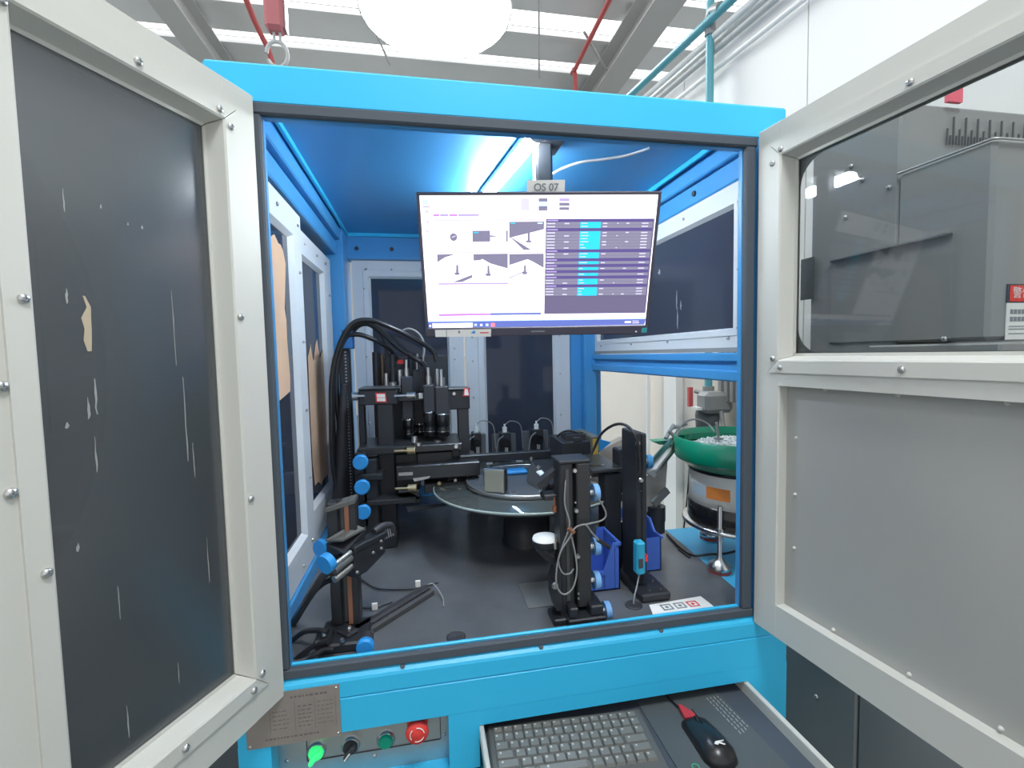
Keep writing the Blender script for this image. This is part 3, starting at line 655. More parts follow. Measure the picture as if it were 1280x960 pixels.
for ctr, rad, ring_ in (((0.1328,0.2945), .0085, 0), ((0.1281,0.7663), .0045, 1)):
    c0 = uvp(ctr, L1)
    if ring_: pic.use(SVI).tube([c0+A_*rad*math.cos(a_)+B_*rad*math.sin(a_) for a_ in [R(d) for d in range(40, 361, 20)]], .0008, 5, 1)
    else: pic.use(SGR).cyl(c0, c0-(-NN)*.0004*-1, rad, n=18); q4(SLG, (0.1249,0.2944), (0.1274,0.3005), (0.1426,0.2886), (0.1401,0.2826), L3)
q4(SPU, (0.0505,0.8845), (0.2838,0.8832), (0.2836,0.9001), (0.0498,0.9048)); q4(SBL, (0.2838,0.8832), (0.5142,0.8852), (0.5144,0.9005), (0.2836,0.9001))
q4(SBL, (-0.003,0.9476), (1.0002,0.948), (0.9961,0.9965), (-0.0024,1.0042)); q4(SLB, (-0.0028,0.9425), (0.9998,0.9411), (1.0003,0.9497), (-0.0031,0.9493)); q4(SWH, (0.0189,0.9618), (0.2019,0.9612), (0.2011,0.999), (0.0184,0.9995), L2)
q4(SRD, (0.2848,0.965), (0.3036,0.9654), (0.3033,0.9964), (0.2844,0.9959), L2)
q4(SLB, (0.2092,0.97), (0.2205,0.9702), (0.2202,0.9874), (0.2089,0.9871), L2); q4(SWH, (0.2356,0.9723), (0.246,0.9726), (0.2457,0.9881), (0.2353,0.9878), L2); q4(SLB, (0.2611,0.9695), (0.2734,0.9698), (0.2731,0.9905), (0.2608,0.9902), L2); q4(SWH, (0.0043,0.9751), (0.0118,0.9753), (0.0113,0.989), (0.0038,0.9888), L2)
q4(SWH, (0.9028,0.9664), (0.9316,0.9654), (0.9323,0.9793), (0.9034,0.9803), L2); q4(SLG, (0.9381,0.9603), (0.9671,0.961), (0.9675,0.968), (0.9385,0.9673), L2); q4(SLG, (0.9388,0.9742), (0.9697,0.9732), (0.9702,0.9837), (0.9394,0.9846), L2)
for q_ in (((0.0112,0.0292), (0.0384,0.0294), (0.0371,0.065), (0.0097,0.0648), SLB), ((0.0111,0.0734), (0.0402,0.0736), (0.0399,0.0822), (0.0107,0.082), SVI), ((0.0186,0.1007), (0.0357,0.1009), (0.0349,0.1225), (0.0177,0.1224), SLG), ((0.0102,0.1382), (0.0395,0.1385), (0.0392,0.1458), (0.0099,0.1455), SLG), ((0.0208,0.1748), (0.0346,0.1749), (0.0339,0.1954), (0.02,0.1953), SLG), ((0.0126,0.2069), (0.0369,0.2072), (0.0366,0.2146), (0.0123,0.2143), SLG), ((0.0164,0.2424), (0.0321,0.2426), (0.0313,0.2634), (0.0156,0.2632), SLG), ((0.0099,0.2751), (0.0378,0.2754), (0.0376,0.2814), (0.0096,0.281), SLG), ((0.0176,0.3021), (0.0263,0.3022), (0.0254,0.3263), (0.0166,0.3262), SLB), ((0.0105,0.3472), (0.0387,0.3476), (0.0384,0.3537), (0.0103,0.3533), SLG)):
    q4(q_[4], *q_[:4])
build('screen_image', pic, SWH, mo)
# stickers and sign
st = M().use(PAPER); yb = -.0047
def bq(m, a, b, c, d, y=yb): st.use(m).prism([uvp(p, y) for p in (a, b, c, d)], NN*-.0004)
bq(PAPER, (0.0292,1.0136), (0.2852,1.0133), (0.2835,1.0759), (0.029,1.0726))
bq(GREYINK, (0.08,1.0149), (0.0828,1.015), (0.0811,1.0705), (0.0783,1.0704), yb-.0004); bq(KNOB, (0.1908,1.0455), (0.2044,1.025), (0.212,1.0252), (0.2116,1.0496), yb-.0004); bq(REDS, (0.2345,1.038), (0.2725,1.0372), (0.2724,1.0459), (0.2344,1.0467), yb-.0004); bq(GREYINK, (0.1345,1.0232), (0.143,1.0234), (0.1425,1.0443), (0.1339,1.044), yb-.0004)
sk = build('sticker_strip', st, PAPER, mo); sk['label'] = 'white strip sticker on the lower bezel'
st = M(); bq(mat('teal_sticker', (.05, .42, .45), .5), (0.9839,1.0207), (1.0081,1.0195), (1.0084,1.06), (0.9841,1.0611)); build('energy_sticker', st, None, mo)['label'] = 'small teal sticker'
st = M(); bq(SLG, (0.9551,1.0462), (0.9619,1.0464), (0.9625,1.057), (0.9557,1.0568)); bq(GREYINK, (0.4689,1.0319), (0.532,1.0318), (0.5322,1.044), (0.4689,1.0441)); build('bezel_print', st, None, mo)
st = M(); T2_ = [uvp(p, .004) for p in ((0.4467,-0.1015), (0.605,-0.1036), (0.6046,0.0007), (0.4454,-0.0004))]
sg = build('name_sign', st.use(PAPER).prism(T2_, -NN*.002), PAPER, mo); sg['label'] = 'white sign reading OS 07'
def text(body, T_, size, m, parent, name='lettering', bold=0):
    cu = bpy.data.curves.new(name, 'FONT'); cu.body = body; cu.size = size; cu.align_x = 'CENTER'; cu.align_y = 'CENTER'; cu.extrude = .0002; cu.offset = bold
    o = bpy.data.objects.new(name, cu); C.objects.link(o); bpy.context.view_layer.update()
    me = bpy.data.meshes.new_from_object(o.evaluated_get(bpy.context.evaluated_depsgraph_get()))
    bpy.data.objects.remove(o); bpy.data.curves.remove(cu)
    me.materials.clear(); me.materials.append(m)
    iv = inv(parent); me.transform(iv @ T_)
    o = bpy.data.objects.new(name, me); C.objects.link(o); o.parent = parent
    return o
ct = (T2_[0]+T2_[2])/2+NN*.0014
text('OS 07', Matrix(((A_.x, B_.x, NN.x, ct.x+NN.x*.002), (A_.y, B_.y, NN.y, ct.y+NN.y*.002), (A_.z, B_.z, NN.z, ct.z+NN.z*.002), (0, 0, 0, 1))), .0215, GREYINK, sg, bold=.0004)
mx, mz = 0.6037, 1.10
arm = M().bbox((mx-.05, .15, 1.17), (mx+.05, .25, 1.19), .004).bbox((mx-.022, .175, .88), (mx+.022, .215, 1.175), .006).bbox((mx-.055, .13, .84), (mx+.02, .20, .92), .006)
build('ceiling_arm', arm, BLACK, mo)
solo('ceiling_hose', M().tube([(0.6569,0.3473,1.15), (0.6883,0.3235,1.165), (0.7342,0.2845,1.172), (0.7965,0.2645,1.176), (0.8547,0.2376,1.179), (0.8968,0.196,1.183)], .004, 8, 8), mat('pale_hose', (.45, .45, .46), .5), 'pale ribbed hose looping across the blue machine roof beside the monitor arm', 'hose')

# tube lamp under the machine roof
t = thing('tube_lamp', 'glaring white tube lamp fixed under the blue machine roof behind the monitor', 'lamp', (.535, .45, 1.188))
ld = Vector((.553-.502, .179-.555, 0)).normalized(); lc = Vector((.535, .36, 1.160))
build('housing', M().tube([lc-ld*.34+Vector((0, 0, .018)), lc+ld*.26+Vector((0, 0, .018))], .016, 8, 1), ALU, t)
build('light_tube', M().tube([lc-ld*.33, lc+ld*.25], .017, 14, 1), LAMP, t)
build('end_cap', M().cyl(lc-ld*.35, lc-ld*.33, .020).cyl(lc+ld*.25, lc+ld*.27, .020), WHITE, t)

# ================================================================ TURNTABLE
cx, cy_ = .625, .575
t = thing('glass_turntable', 'round glass turntable on a thick black hub in the middle of the worktop', 'turntable', (cx, cy_, -.002))
build('hub', M().lathe((cx, cy_, -.002), [(.086, 0), (.086, .01), (.080, .014), (.080, .155), (.105, .16), (.105, .182)], 48), BLACK, t)
build('under_ring', M().lathe((cx, cy_, 0), [(.20, .178), (.292, .182), (.295, .190), (.20, .190), (.20, .178)], 64), mat('dark_grey_ring', (.04, .045, .05), .4), t)
build('glass_disc', M().lathe((cx, cy_, 0), [(0, .195), (.312, .195), (.314, .199), (.312, .203), (0, .203)], 72), GLASS, t)
build('disc_rim', M().lathe((cx, cy_, 0), [(.3125, .1955), (.3155, .1955), (.3155, .2025), (.3125, .2025), (.3125, .1955)], 72), mat('frosted_glass_edge', (.36, .44, .42), .35), t)
build('platform', M().cyl((cx, cy_, .206), (cx, cy_, .219), .204, n=56, smooth=False), mat('satin_grey_plate', (.10, .108, .12), .35), t)
build('platform_edge', M().lathe((cx, cy_, 0), [(.2042, .210), (.2062, .214), (.2055, .2200), (.2030, .2200), (.2042, .210)], 56), ALU, t)
for k_ in range(8):
    a_ = R(20+45*k_); build('bolt', M().cyl((cx+.17*math.cos(a_), cy_+.17*math.sin(a_), .219), (cx+.17*math.cos(a_), cy_+.17*math.sin(a_), .2225), .006, n=10), STEEL, t)
build('blue_pad', M().bbox((cx-.07, cy_+.05, .2195), (cx+.02, cy_+.12, .232), .004), KNOB, t)
# bridge over the back of the disc
t = thing('bridge_bar', 'black bridge bar spanning the rear of the glass turntable between angled end plates', 'bracket', (.6, .68, .22))
build('bar', M().bbox((.40, .66, .262), (.76, .69, .292), .003), BLACK, t)
build('foot', M().prism([(.40, .66, .2205), (.36, .60, .2205), (.36, .60, .285), (.40, .66, .292)], (.02, .02, 0)), BLACK, t)
build('foot', M().prism([(.735, .655, .2205), (.76, .655, .2205), (.76, .655, .27), (.735, .655, .27)], (0, .03, 0)), BLACK, t)
# square frosted light
t = thing('square_light', 'small square frosted backlight in a steel frame on the front of the turntable', 'backlight', (0.4924, .42, .22))
T_ = Matrix.Translation((0.491, .42, .222)) @ Matrix.Rotation(R(-28), 4, 'Z')
build('frame', M().bbox((-.033, 0, 0), (.033, .008, .074), .002, T_), STEEL, t)
build('diffuser', M().box((-.028, -.0015, .005), (.028, .001, .069), T_), mat('frosted_panel', (.28, .29, .24), .5), t)
build('housing', M().bbox((-.03, .008, .002), (.036, .03, .072), .003, T_), BLACK, t)
for sx in (-.0295, .0295):
    for sz in (.004, .07): build('corner_screw', M().cyl(T_ @ Vector((sx, -.001, sz)), T_ @ Vector((sx, -.003, sz)), .003, n=8), STEEL, t)
# angled plate right of it
t = thing('angled_plate', 'folded black guide plate with two clamp bolts above the turntable right side', 'bracket', (.70, .42, .22))
build('top_plate', M().prism([(0.6514,0.6,0.2752), (0.7472,0.6,0.2721), (0.7329,0.45,0.2582), (0.6601,0.38,0.2432)], (0, 0, -.008)), BLACK, t)
build('side_plate', M().prism([(0.6467,0.58,0.2743), (0.6553,0.4,0.2381), (0.6291,0.4,0.1998), (0.6155,0.52,0.2274)], (.004, .004, 0)), mat('satin_black_side', (.07, .072, .075), .4), t)
build('steel_lip', M().prism([(0.633,0.42,0.2825), (0.6504,0.38,0.2637), (0.6452,0.38,0.2567), (0.6252,0.42,0.278)], (.01, .0, .001)), ALU, t)
for px_ in ((0.6356,0.43,0.2902), (0.6533,0.39,0.2784), (0.6447,0.57,0.2877)):
    build('clamp_bolt', M().cyl(Vector(px_)-Vector((0, 0, .008)), Vector(px_)+Vector((0, 0, .006)), .0035, n=8).cyl(Vector(px_)-Vector((0, 0, .002)), Vector(px_)+Vector((0, 0, .002)), .007, n=10), STEEL, t)
build('guide_blade', M().prism([(0.6402,0.4,0.2518), (0.6453,0.4,0.2514), (0.6317,0.4,0.2072), (0.6241,0.4,0.2077)], (0, .004, 0)), ALU, t)

# ================================================================ STATIONS helpers
def knobx(parent, x, y, z, r, m, hub=STEEL, s=1, L=.014):
    k = M().use(hub).cyl((x-s*.012, y, z), (x, y, z), r*.42, n=14)
    k.use(m).cyl((x, y, z), (x+s*L, y, z), r, r*.96, 24)
    return build('adjusting_knob', k, m, parent)
def knoby(parent, p, r, m, L=.014):
    x, y, z = p
    k = M().use(m).lathe((x, y, z), [(r*.9, -.002), (r, 0), (r, L), (r*.86, L+.002)], 26, 'Y'); k.use(BLACK2).cyl((x, y+.002, z), (x, y+.03, z), r*.8, n=16)
    return build('adjusting_knob', k, m, parent)
def thumb(parent, p, L, dirv=(1, 0, 0), m=BRASS, r=.009):
    p = Vector(p); d = Vector(dirv).normalized()
    build('thumb_screw', M().cyl(p, p+d*L*.65, r*.4, n=10).cyl(p+d*L*.6, p+d*L, r, n=16), m, parent)
def bolt(parent, p, dirv=(0, -1, 0), r=.006, L=.005, m=STEEL):
    p = Vector(p); d = Vector(dirv).normalized(); build('bolt', M().cyl(p, p+d*L, r, r*.7, 12), m, parent)

# ---- right front station (column A)
x0, x1 = .598, .674
t = thing('right_camera_column', 'tall black adjusting column with pale blue knobs at the right front of the worktop', 'machine column', (.64, .09, -.002))
Y0 = .066
build('column', M().bbox((x0, Y0, .005), (.632, .12, .386), .003), BLACK, t)
build('column', M().bbox((.639, Y0-.004, .03), (x1, .13, .384), .003).box((.63, Y0+.02, .02), (.642, .12, .38)), mat('black_extrusion', (.03, .03, .033), .35), t)
build('cap_plate', M().bbox((x0-.002, Y0-.004, .384), (x1+.002, .135, .392), .002), BLACK, t)
build('base_block', M().bbox((.605, .03, -.002), (.700, .135, .020), .003).bbox((.610, .036, .02), (.632, .11, .045), .003).bbox((.662, .036, .02), (.694, .11, .045), .003), BLACK, t)
build('linear_rail', M().box((.612, Y0-.003, .05), (.620, Y0, .37)), mat('rail_steel', (.10, .10, .10), .4, .6), t)
for z in (0.3031, 0.1674, 0.0826): knobx(t, .688, .088, z, .0215, KNOBL)
knobx(t, .708, .07, 0.0094+.002, .0215, KNOBL)
for p in ((0.6333,0.06,0.3686), (0.636,0.06,0.2718), (0.6385,0.06,0.1602)): bolt(t, p, r=.0065, L=.006)
for p in ((0.6346,0.061,0.291), (0.6396,0.061,0.0666), (0.6394,0.061,0.0547)): bolt(t, p, r=.003, L=.003, m=ALU)
# the lower swung arm with its round light
a_ = build('side_arm', M().prism([(.585, .06, .03), (.598, .06, .03), (.598, .06, .13), (.588, .06, .13), (.578, .06, .10), (.578, .06, .06)], (0, .05, 0)).bbox((.575, .05, -.002), (.61, .11, .014), .003), BLACK, t)
bolt(t, (0.5804,0.055,0.0961), r=.009, L=.006)
build('ring_light', M().use(BLACK).lathe((.575, .12, .165), [(.030, 0), (.033, .004), (.033, .02)], 28).use(WHITE).lathe((.575, .12, .185), [(.033, 0), (.031, .006), (0, .008)], 28), WHITE, t)
build('swing_arm', M().prism([(.545, .10, .168), (.555, .10, .172), (.600, .10, .135), (.598, .10, .12), (.57, .10, .138)], (0, .02, 0)), BLACK, t)
thumb(t, (0.5922,0.09,0.2061), .035, (0, 0, -1), STEEL, .006); thumb(t, (0.5916,0.09,0.2974), .035, (0, 0, -1), COPPER, .006)
build('upper_arm', M().bbox((.565, .09, .29), (.60, .13, .305), .003).prism([(.55, .10, .33), (.60, .10, .365), (.60, .10, .35), (.56, .10, .315)], (0, .03, 0)), BLACK, t)
cb = M().tube([(0.6828,0.05,0.3099), (0.7065,0.05,0.2653), (0.6982,0.05,0.2465), (0.6602,0.045,0.2419), (0.6289,0.04,0.2388), (0.613,0.04,0.2154), (0.5891,0.04,0.1794), (0.5786,0.04,0.1268), (0.5839,0.04,0.0934), (0.5993,0.04,0.08), (0.6191,0.04,0.0932), (0.6294,0.04,0.1309), (0.6277,0.045,0.1734), (0.6167,0.045,0.2266)], .0022, 7, 6)
cb.tube([(0.6368,0.04,0.2419), (0.6525,0.04,0.2424), (0.6681,0.04,0.2218), (0.6838,0.04,0.2029)], .0022, 7, 6)
cb.tube([(0.6113,0.06,0.3471), (0.607,0.055,0.2912), (0.615,0.045,0.2459), (0.5987,0.045,0.1994), (0.5864,0.045,0.1622), (0.5957,0.045,0.1303), (0.6133,0.045,0.1265), (0.6233,0.045,0.137)], .002, 7, 6)
build('sensor_cable', cb, CABLEG, t)
build('cable_plug', M().cyl((0.6838,0.04,0.2029), (0.7178,0.06,0.174), .0055, n=10), BLACK2, t)
build('cable_tie', M().cyl((0.6123,0.043,0.2373), (0.6238,0.043,0.2247), .006, n=10), COPPER, t)

# ---- second column
x0, x1 = 0.798, 0.8613
t = thing('sensor_column', 'tall square black column carrying a blue sensor box beside the blue bins', 'machine column', (.84, .16, -.002))
build('column', M().bbox((.834, .152, .02), (.850, .247, .433), .003).bbox((.848, .147, .02), (x1, .245, .431), .003), BLACK, t)
build('base_block', M().bbox((.822, .10, -.002), (.905, .255, .02), .004), BLACK, t)
for x, y in ((.855, .12), (.885, .12), (.885, .165)): bolt(t, (x, y, .02), (0, 0, 1), .006, .005, BLACK2)
for p in ((0.8344,0.145,0.407), (0.8429,0.145,0.3086)): bolt(t, p, r=.007, L=.006)
bolt(t, (0.8428,0.145,0.2786), r=.003, L=.003, m=BLACK2)
sx0, sx1 = 0.819, 0.8437; sz0, sz1 = 0.0634, 0.1516
s_ = build('sensor_amplifier', M().bbox((sx0, .118, sz0), (sx1, .146, sz1), .005), mat('cyan_plastic', (.03, .36, .55), .4), t); s_['label'] = 'bright blue sensor amplifier'
build('display_window', M().box((sx0+.004, .117, sz0+.02), (sx0+.016, .1185, sz0+.045)), DARKINK, s_)
build('indicator', M().box((sx1-.001, .120, sz0+.035), (sx1+.006, .14, sz0+.052)), REDS, s_)
build('sensor_lead', M().tube([(0.83,0.13,0.0614), (0.816,0.115,0.0379), (0.8022,0.1,0.0215), (0.797, 0.0939, .004)], .002, 7, 6), CABLEG, t)
build('top_cable', M().tube([(0.741,0.28,0.3321), (0.7632,0.28,0.3679), (0.7801,0.26,0.4166), (0.8019,0.22,0.4464), (0.8147,0.17,0.4508), (0.8264,0.142,0.4269), (0.8364,0.14,0.3846), (0.8393,0.142,0.331)], .004, 8, 6), CABLE, t)

# ---- inner column and plates behind, with the labelled camera box
t = thing('inner_column', 'short black column with slotted top plate between the two taller right columns', 'machine column', (.80, .33, -.002))
xa, xb = 0.8055, 0.8559
build('column', M().bbox((xa, .30, -.002), (xb, .36, 0.2887), .003), BLACK, t)
zp = 0.2943
build('top_plate', M().bbox((0.76, .29, zp), (xb+.005, .50, zp+.012), .003), mat('black_plate', (.03, .032, .035), .35), t)
build('slot', M().box((0.7674, .33, zp+.0121), (0.7674+.05, .345, zp+.0127)), BLACKG, t)
build('side_block', M().bbox((xb, .32, zp-.1), (xb+.05, .37, zp+.06), .004), BLACK, t)
for p in ((0.8565,0.3,0.2264), (0.8533,0.3,0.1418), (0.8617,0.3,0.2478)): thumb(t, p, .02, (1, -.4, 0), STEEL, .008)
t = thing('side_camera', 'black camera box with yellowed side label behind the right front column', 'camera', (.80, .55, .205))
xa, xb, yb_ = 0.7357, 0.8249, .50
z0, z1 = 0.248, 0.3509
build('body', M().bbox((xa, yb_, z0), (xb+.01, yb_+.16, z1), .004), BLACK, t)
build('side_plate', M().bbox((xb+.008, yb_-.01, z0-.02), (xb+.036, yb_+.15, z1+.016), .003), mat('olive_plate', (.10, .10, .085), .5), t)
build('label_sticker', M().box((xb+.013, yb_-.0108, z0+.05), (xb+.032, yb_-.0100, z1+.008)), YELLOW, t)
build('cooling_fins', M().box((xa+.02, yb_+.02, z1), (xb, yb_+.03, z1+.02)).box((xa+.02, yb_+.05, z1), (xb, yb_+.06, z1+.022)).box((xa+.02, yb_+.08, z1), (xb, yb_+.09, z1+.018)).box((xa+.04, yb_, z1), (xb-.02, yb_+.1, z1+.012)), BLACK2, t)
build('support', M().bbox((xa+.02, yb_+.04, -.002), (xb-.02, yb_+.12, z0), .003), BLACK, t)
build('rear_cable', M().tube([(0.7391,0.6,0.3127), (0.7485,0.6,0.3521), (0.772,0.58,0.374), (0.8058,0.55,0.3741), (0.8194,0.54,0.3528)], .004, 8, 5), CABLE, t)

# ---- three small cameras at the back of the disc
def backcam(px, py, Y, s, label):
    x = px; t = thing('rear_camera', label, 'camera', (x, Y, -.002))
    z = py
    build('camera_body', M().bbox((x-.024*s, Y, z-.10), (x+.024*s, Y+.05, z), .004), BLACK, t)
    build('lens', M().cyl((x, Y-.03, z-.04), (x, Y, z-.04), .018*s, n=18), BLACKG, t)
    build('serial_label', M().box((x-.004, Y-.0012, z-.085), (x+.010, Y-.0004, z-.055)), PAPER, t)
    build('connector', M().cyl((x, Y+.02, z), (x, Y+.02, z+.022), .010, n=12).cyl((x, Y+.02, z+.022), (x, Y+.02, z+.035), .004, n=8), WHITE, t)
    build('cable', M().tube([(x, Y+.02, z+.03), (x+.03, Y+.03, z+.045), (x+.075, Y+.04, z+.02), (x+.085, Y+.05, z-.08)], .0025, 6, 5).tube([(x-.01, Y-.01, z-.01), (x-.035, Y-.02, z-.03), (x-.045, Y-.02, z-.09)], .0025, 6, 5), CABLEG, t)
    build('mounting_bracket', M().bbox((x-.05*s, Y+.05, -.002), (x+.055*s, Y+.065, z-.012), .003).bbox((x-.03, Y+.03, -.002), (x+.03, Y+.05, z-.1), .003), mat('grey_bracket', (.12, .125, .13), .4, .3), t)
backcam(0.6253, 0.3137, .97, 1, 'middle small black camera with white connector in front of the rear windows')
backcam(0.7653, 0.3203, .97, 1.1, 'right small black camera with white connector before the dark right rear window')
backcam(0.498, 0.3267, .93, .8, 'left small black camera beside the big camera frame')

# ================================================================ LEFT CAMERA FRAME
t = thing('camera_station', 'large black station frame with hanging lenses at the rear left of the worktop', 'camera frame', (.2, .7, -.002))
Yf = .66
def bx(name, a, b, m=BLACK, r=.003): return build(name, M().bbox(a, b, r), m, t)
zt = 0.5366
bx('column', (0.1306, .66, -.002), (0.1837, .70, zt-.008))
bx('column', (0.0651, .70, .20), (0.086, .73, zt-.008))
bx('column', (0.4091, .743, .22), (0.4505, .78, 0.5205-.008), mat('black_post', (.03, .03, .034), .4))
bx('head_beam', (0.073, .655, zt-.052), (0.2015, .74, zt), BLACK)
bx('top_plate', (0.073, .65, zt), (0.2095, .80, zt+.006), mat('worn_black_plate', (.06, .062, .07), .35))
zr = 0.5205
bx('head_beam', (0.2818, .74, zr-.072), (0.4555, .76, zr))
bx('top_plate', (0.2761, .735, zr), (0.4585, .84, zr+.006), mat('worn_black_plate2', (.06, .062, .07), .35))
bx('cross_beam', (0.1874, .72, zt-.05), (0.2893, .75, zt-.025))
for (za, zb_, xa, xb, ya, yb2) in (
    (0.3203, 0.3449, 0.0654, 0.4137, .62, .84),
    (0.2322, 0.281, 0.1897, 0.4702, .60, .80),
    (0.2446, 0.2658, 0.0678, 0.1478, .58, .80),
    (0.1595, 0.1782, 0.094, 0.2521, .58, .78),
    (0.1775, 0.211, 0.2802, 0.4717, .62, .76)):
    bx('shelf_plate', (xa, ya, za), (xb, yb2, zb_), mat('shelf_black', (.028, .029, .032), .33))
bx('bracket_block', (0.2585, .64, 0.22), (0.3804, .70, 0.3147))
bx('bracket_block', (0.1851, .66, 0.1921), (0.2682, .72, 0.3107))
bx('bracket_block', (0.3631, .66, 0.2261), (0.4068, .72, 0.3275))
bx('light_box', (0.1928, .60, 0.1492), (0.266, .66, 0.198))
build('light_face', M().prism([(0.1924,0.597,0.1886), (0.2316,0.597,0.1911), (0.2651,0.597,0.1694), (0.2149,0.597,0.1624)], (0, 0, .002)), mat('pale_diffuser', (.30, .31, .25), .5), t)
build('edge_strip', M().prism([(0.1975,0.598,0.261), (0.2444,0.598,0.2605), (0.2441,0.598,0.2497), (0.1971,0.598,0.2502)], (0, .001, 0)).prism([(0.2438,0.596,0.2394), (0.3019,0.596,0.2435), (0.2964,0.596,0.2357), (0.2486,0.596,0.2282)], (0, .001, 0)), ALU, t)
build('side_beam', M().prism([(0.226,0.55,0.1415), (0.3578,0.6,0.1363), (0.3635,0.6,0.1469), (0.2215,0.55,0.1577)], (0, .02, -.004)), BLACK, t)
bx('base_block', (0.0725, .62, -.002), (0.1845, .76, .05))
bx('base_block', (0.0839, .60, .04), (0.1298, .66, 0.3097), BLACK)
# red-edged stickers
sk1 = M().use(REDS).prism([(0.128,0.652,0.5264), (0.162,0.652,0.5252), (0.1647,0.652,0.4924), (0.1294,0.652,0.4938)], (0, -.0008, 0)).use(PAPER).prism([(0.1326,0.651,0.522), (0.1593,0.651,0.521), (0.161,0.651,0.4967), (0.1333,0.651,0.4978)], (0, -.0006, 0)).use(REDS).prism([(0.1328,0.65,0.5107), (0.161,0.65,0.5096), (0.161,0.65,0.5083), (0.1327,0.65,0.5093)], (0, -.0004, 0))
build('warning_sticker', sk1, REDS, t)['label'] = 'left red-edged warning sticker'
sk2 = M().use(REDS).prism([(0.4345,0.733,0.5269), (0.4506,0.733,0.5264), (0.4557,0.733,0.4967), (0.4292,0.733,0.4962)], (0, -.0008, 0)).use(PAPER).prism([(0.4372,0.732,0.5222), (0.4477,0.732,0.5218), (0.4513,0.732,0.4999), (0.4348,0.732,0.5005)], (0, -.0006, 0))
build('warning_sticker', sk2, REDS, t)['label'] = 'right red-edged warning sticker'
build('lens_label', M().box((0.2718, .699, 0.4971), (0.301, .70, 0.517)), PAPER, t)
bolt(t, (0.3978,0.738,0.5073), r=.008); bolt(t, (0.392,0.62,0.3345), r=.009); bolt(t, (0.3856,0.615,0.219), r=.007); bolt(t, (0.3309,0.615,0.2118), r=.009, m=BRASS); bolt(t, (0.1254,0.655,0.3266), r=.006)
thumb(t, (0.1907,0.65,0.5134), .07, (1, -.1, 0), STEEL, .012); thumb(t, (0.1864,0.61,0.3319), .07, (1, -.1, 0), BRASS, .014); thumb(t, (0.1864,0.58,0.2128), .07, (1, -.1, 0), BRASS, .013)
thumb(t, (0.0941,0.65,0.517), .04, (-1, 0, 0), STEEL, .014)
for p, r_ in (((0.0841,0.56,0.3143), .024), ((0.0859,0.56,0.2336), .024), ((0.0864,0.56,0.1525), .0235)): knoby(t, p, r_, KNOB)
bx('slide_block', (0.061, .60, 0.0844), (0.0962, .66, 0.3351), BLACK)
for q0, q1, r_ in (((0.2528,0.64,0.3746), (0.2521,0.64,0.3526), .011), ((0.2656,0.63,0.3536), (0.2653,0.63,0.3426), .013), ((0.3318,0.68,0.3495), (0.3315,0.68,0.3409), .014)):
    build('nut', M().cyl(q0, q1, r_, n=6), STEEL, t)
# four hanging cameras with lenses
RING = mat('silver_ring', (.6, .6, .6), .25, 1)
def hang(px, ptop, pring, pbot, r, Y, cop=False):
    x = px; c_ = build('lens_barrel', M().lathe((x, Y, pbot), [(r*.8, 0), (r*.95, .006), (r*.95, .03), (r*.86, .034), (r, .04), (r, (pring-pbot)*.9), (r*.9, (pring-pbot))], 24), BLACKG, t)
    build('lens_ring', M().lathe((x, Y, pring-.002), [(r*1.02, 0), (r*1.02, .004), (r*.9, .005)], 24), RING, c_)
    build('lens_ring', M().lathe((x, Y, pbot+.018), [(r*.97, 0), (r*.97, .002)], 24), RING, c_)
    build('camera_body', M().bbox((x-r*.95, Y-r*.95, pring), (x+r*.95, Y+r*.95, ptop-.03), .004), BLACK2, c_)
    build('cable_gland', M().cyl((x, Y, ptop-.03), (x, Y, ptop), .009, n=12).cyl((x, Y, ptop), (x, Y, ptop+.03), .006, n=10), COPPER if cop else STEEL, c_)
for (px_, a, b, c2, r_, Y) in ((0.2298, 0.6047, 0.4178, 0.3472, .022, .76), (0.2691, 0.6261, 0.3901, 0.3406, .022, .84), (0.3068, 0.5759, 0.4479, 0.3619, .022, .70), (0.3519, 0.5689, 0.4401, 0.3595, .026, .70)):
    hang(px_, a, b, c2, r_, Y, False)
# upright cylinders and posts above the frame
for px_, y0_, y1_, r_, m_, Y in ((0.1153, 490, 438, .012, BLACK, .85), (0.1386, 488, 440, .009, mat('bronze_tube', (.14, .10, .07), .3, .7), .85), (0.1788, 488, 442, .010, BLACK, .80), (0.2047, 488, 462, .010, STEEL, .80), (0.1562, 488, 466, .008, STEEL, .78), (0.3394, 488, 462, .009, STEEL, .80), (0.3572, 489, 474, .012, STEEL, .80), (0.3097, 489, 474, .010, ALU, .80), (0.1788, 487, 478, .014, ALU, .78), (0.2772, 484, 446, .012, BLACK, .84), (0.2443, 484, 440, .012, BLACK, .84)):
    k_ = (y0_-480)
    za = .52+(490-y0_)*.0028+.0; zb_ = .52+(490-y1_)*.0028
    build('upright_rod', M().cyl((px_, Y, za-.01), (px_, Y, zb_), r_, n=14), m_, t)
bx('rear_plate', (0.0975, .90, .30), (0.3863, .915, 0.6491), mat('rear_black', (.02, .021, .026), .5))
build('small_clip', M().box((0.1959, .83, 0.6188), (0.2165, .86, 0.6339)), REDS, t)

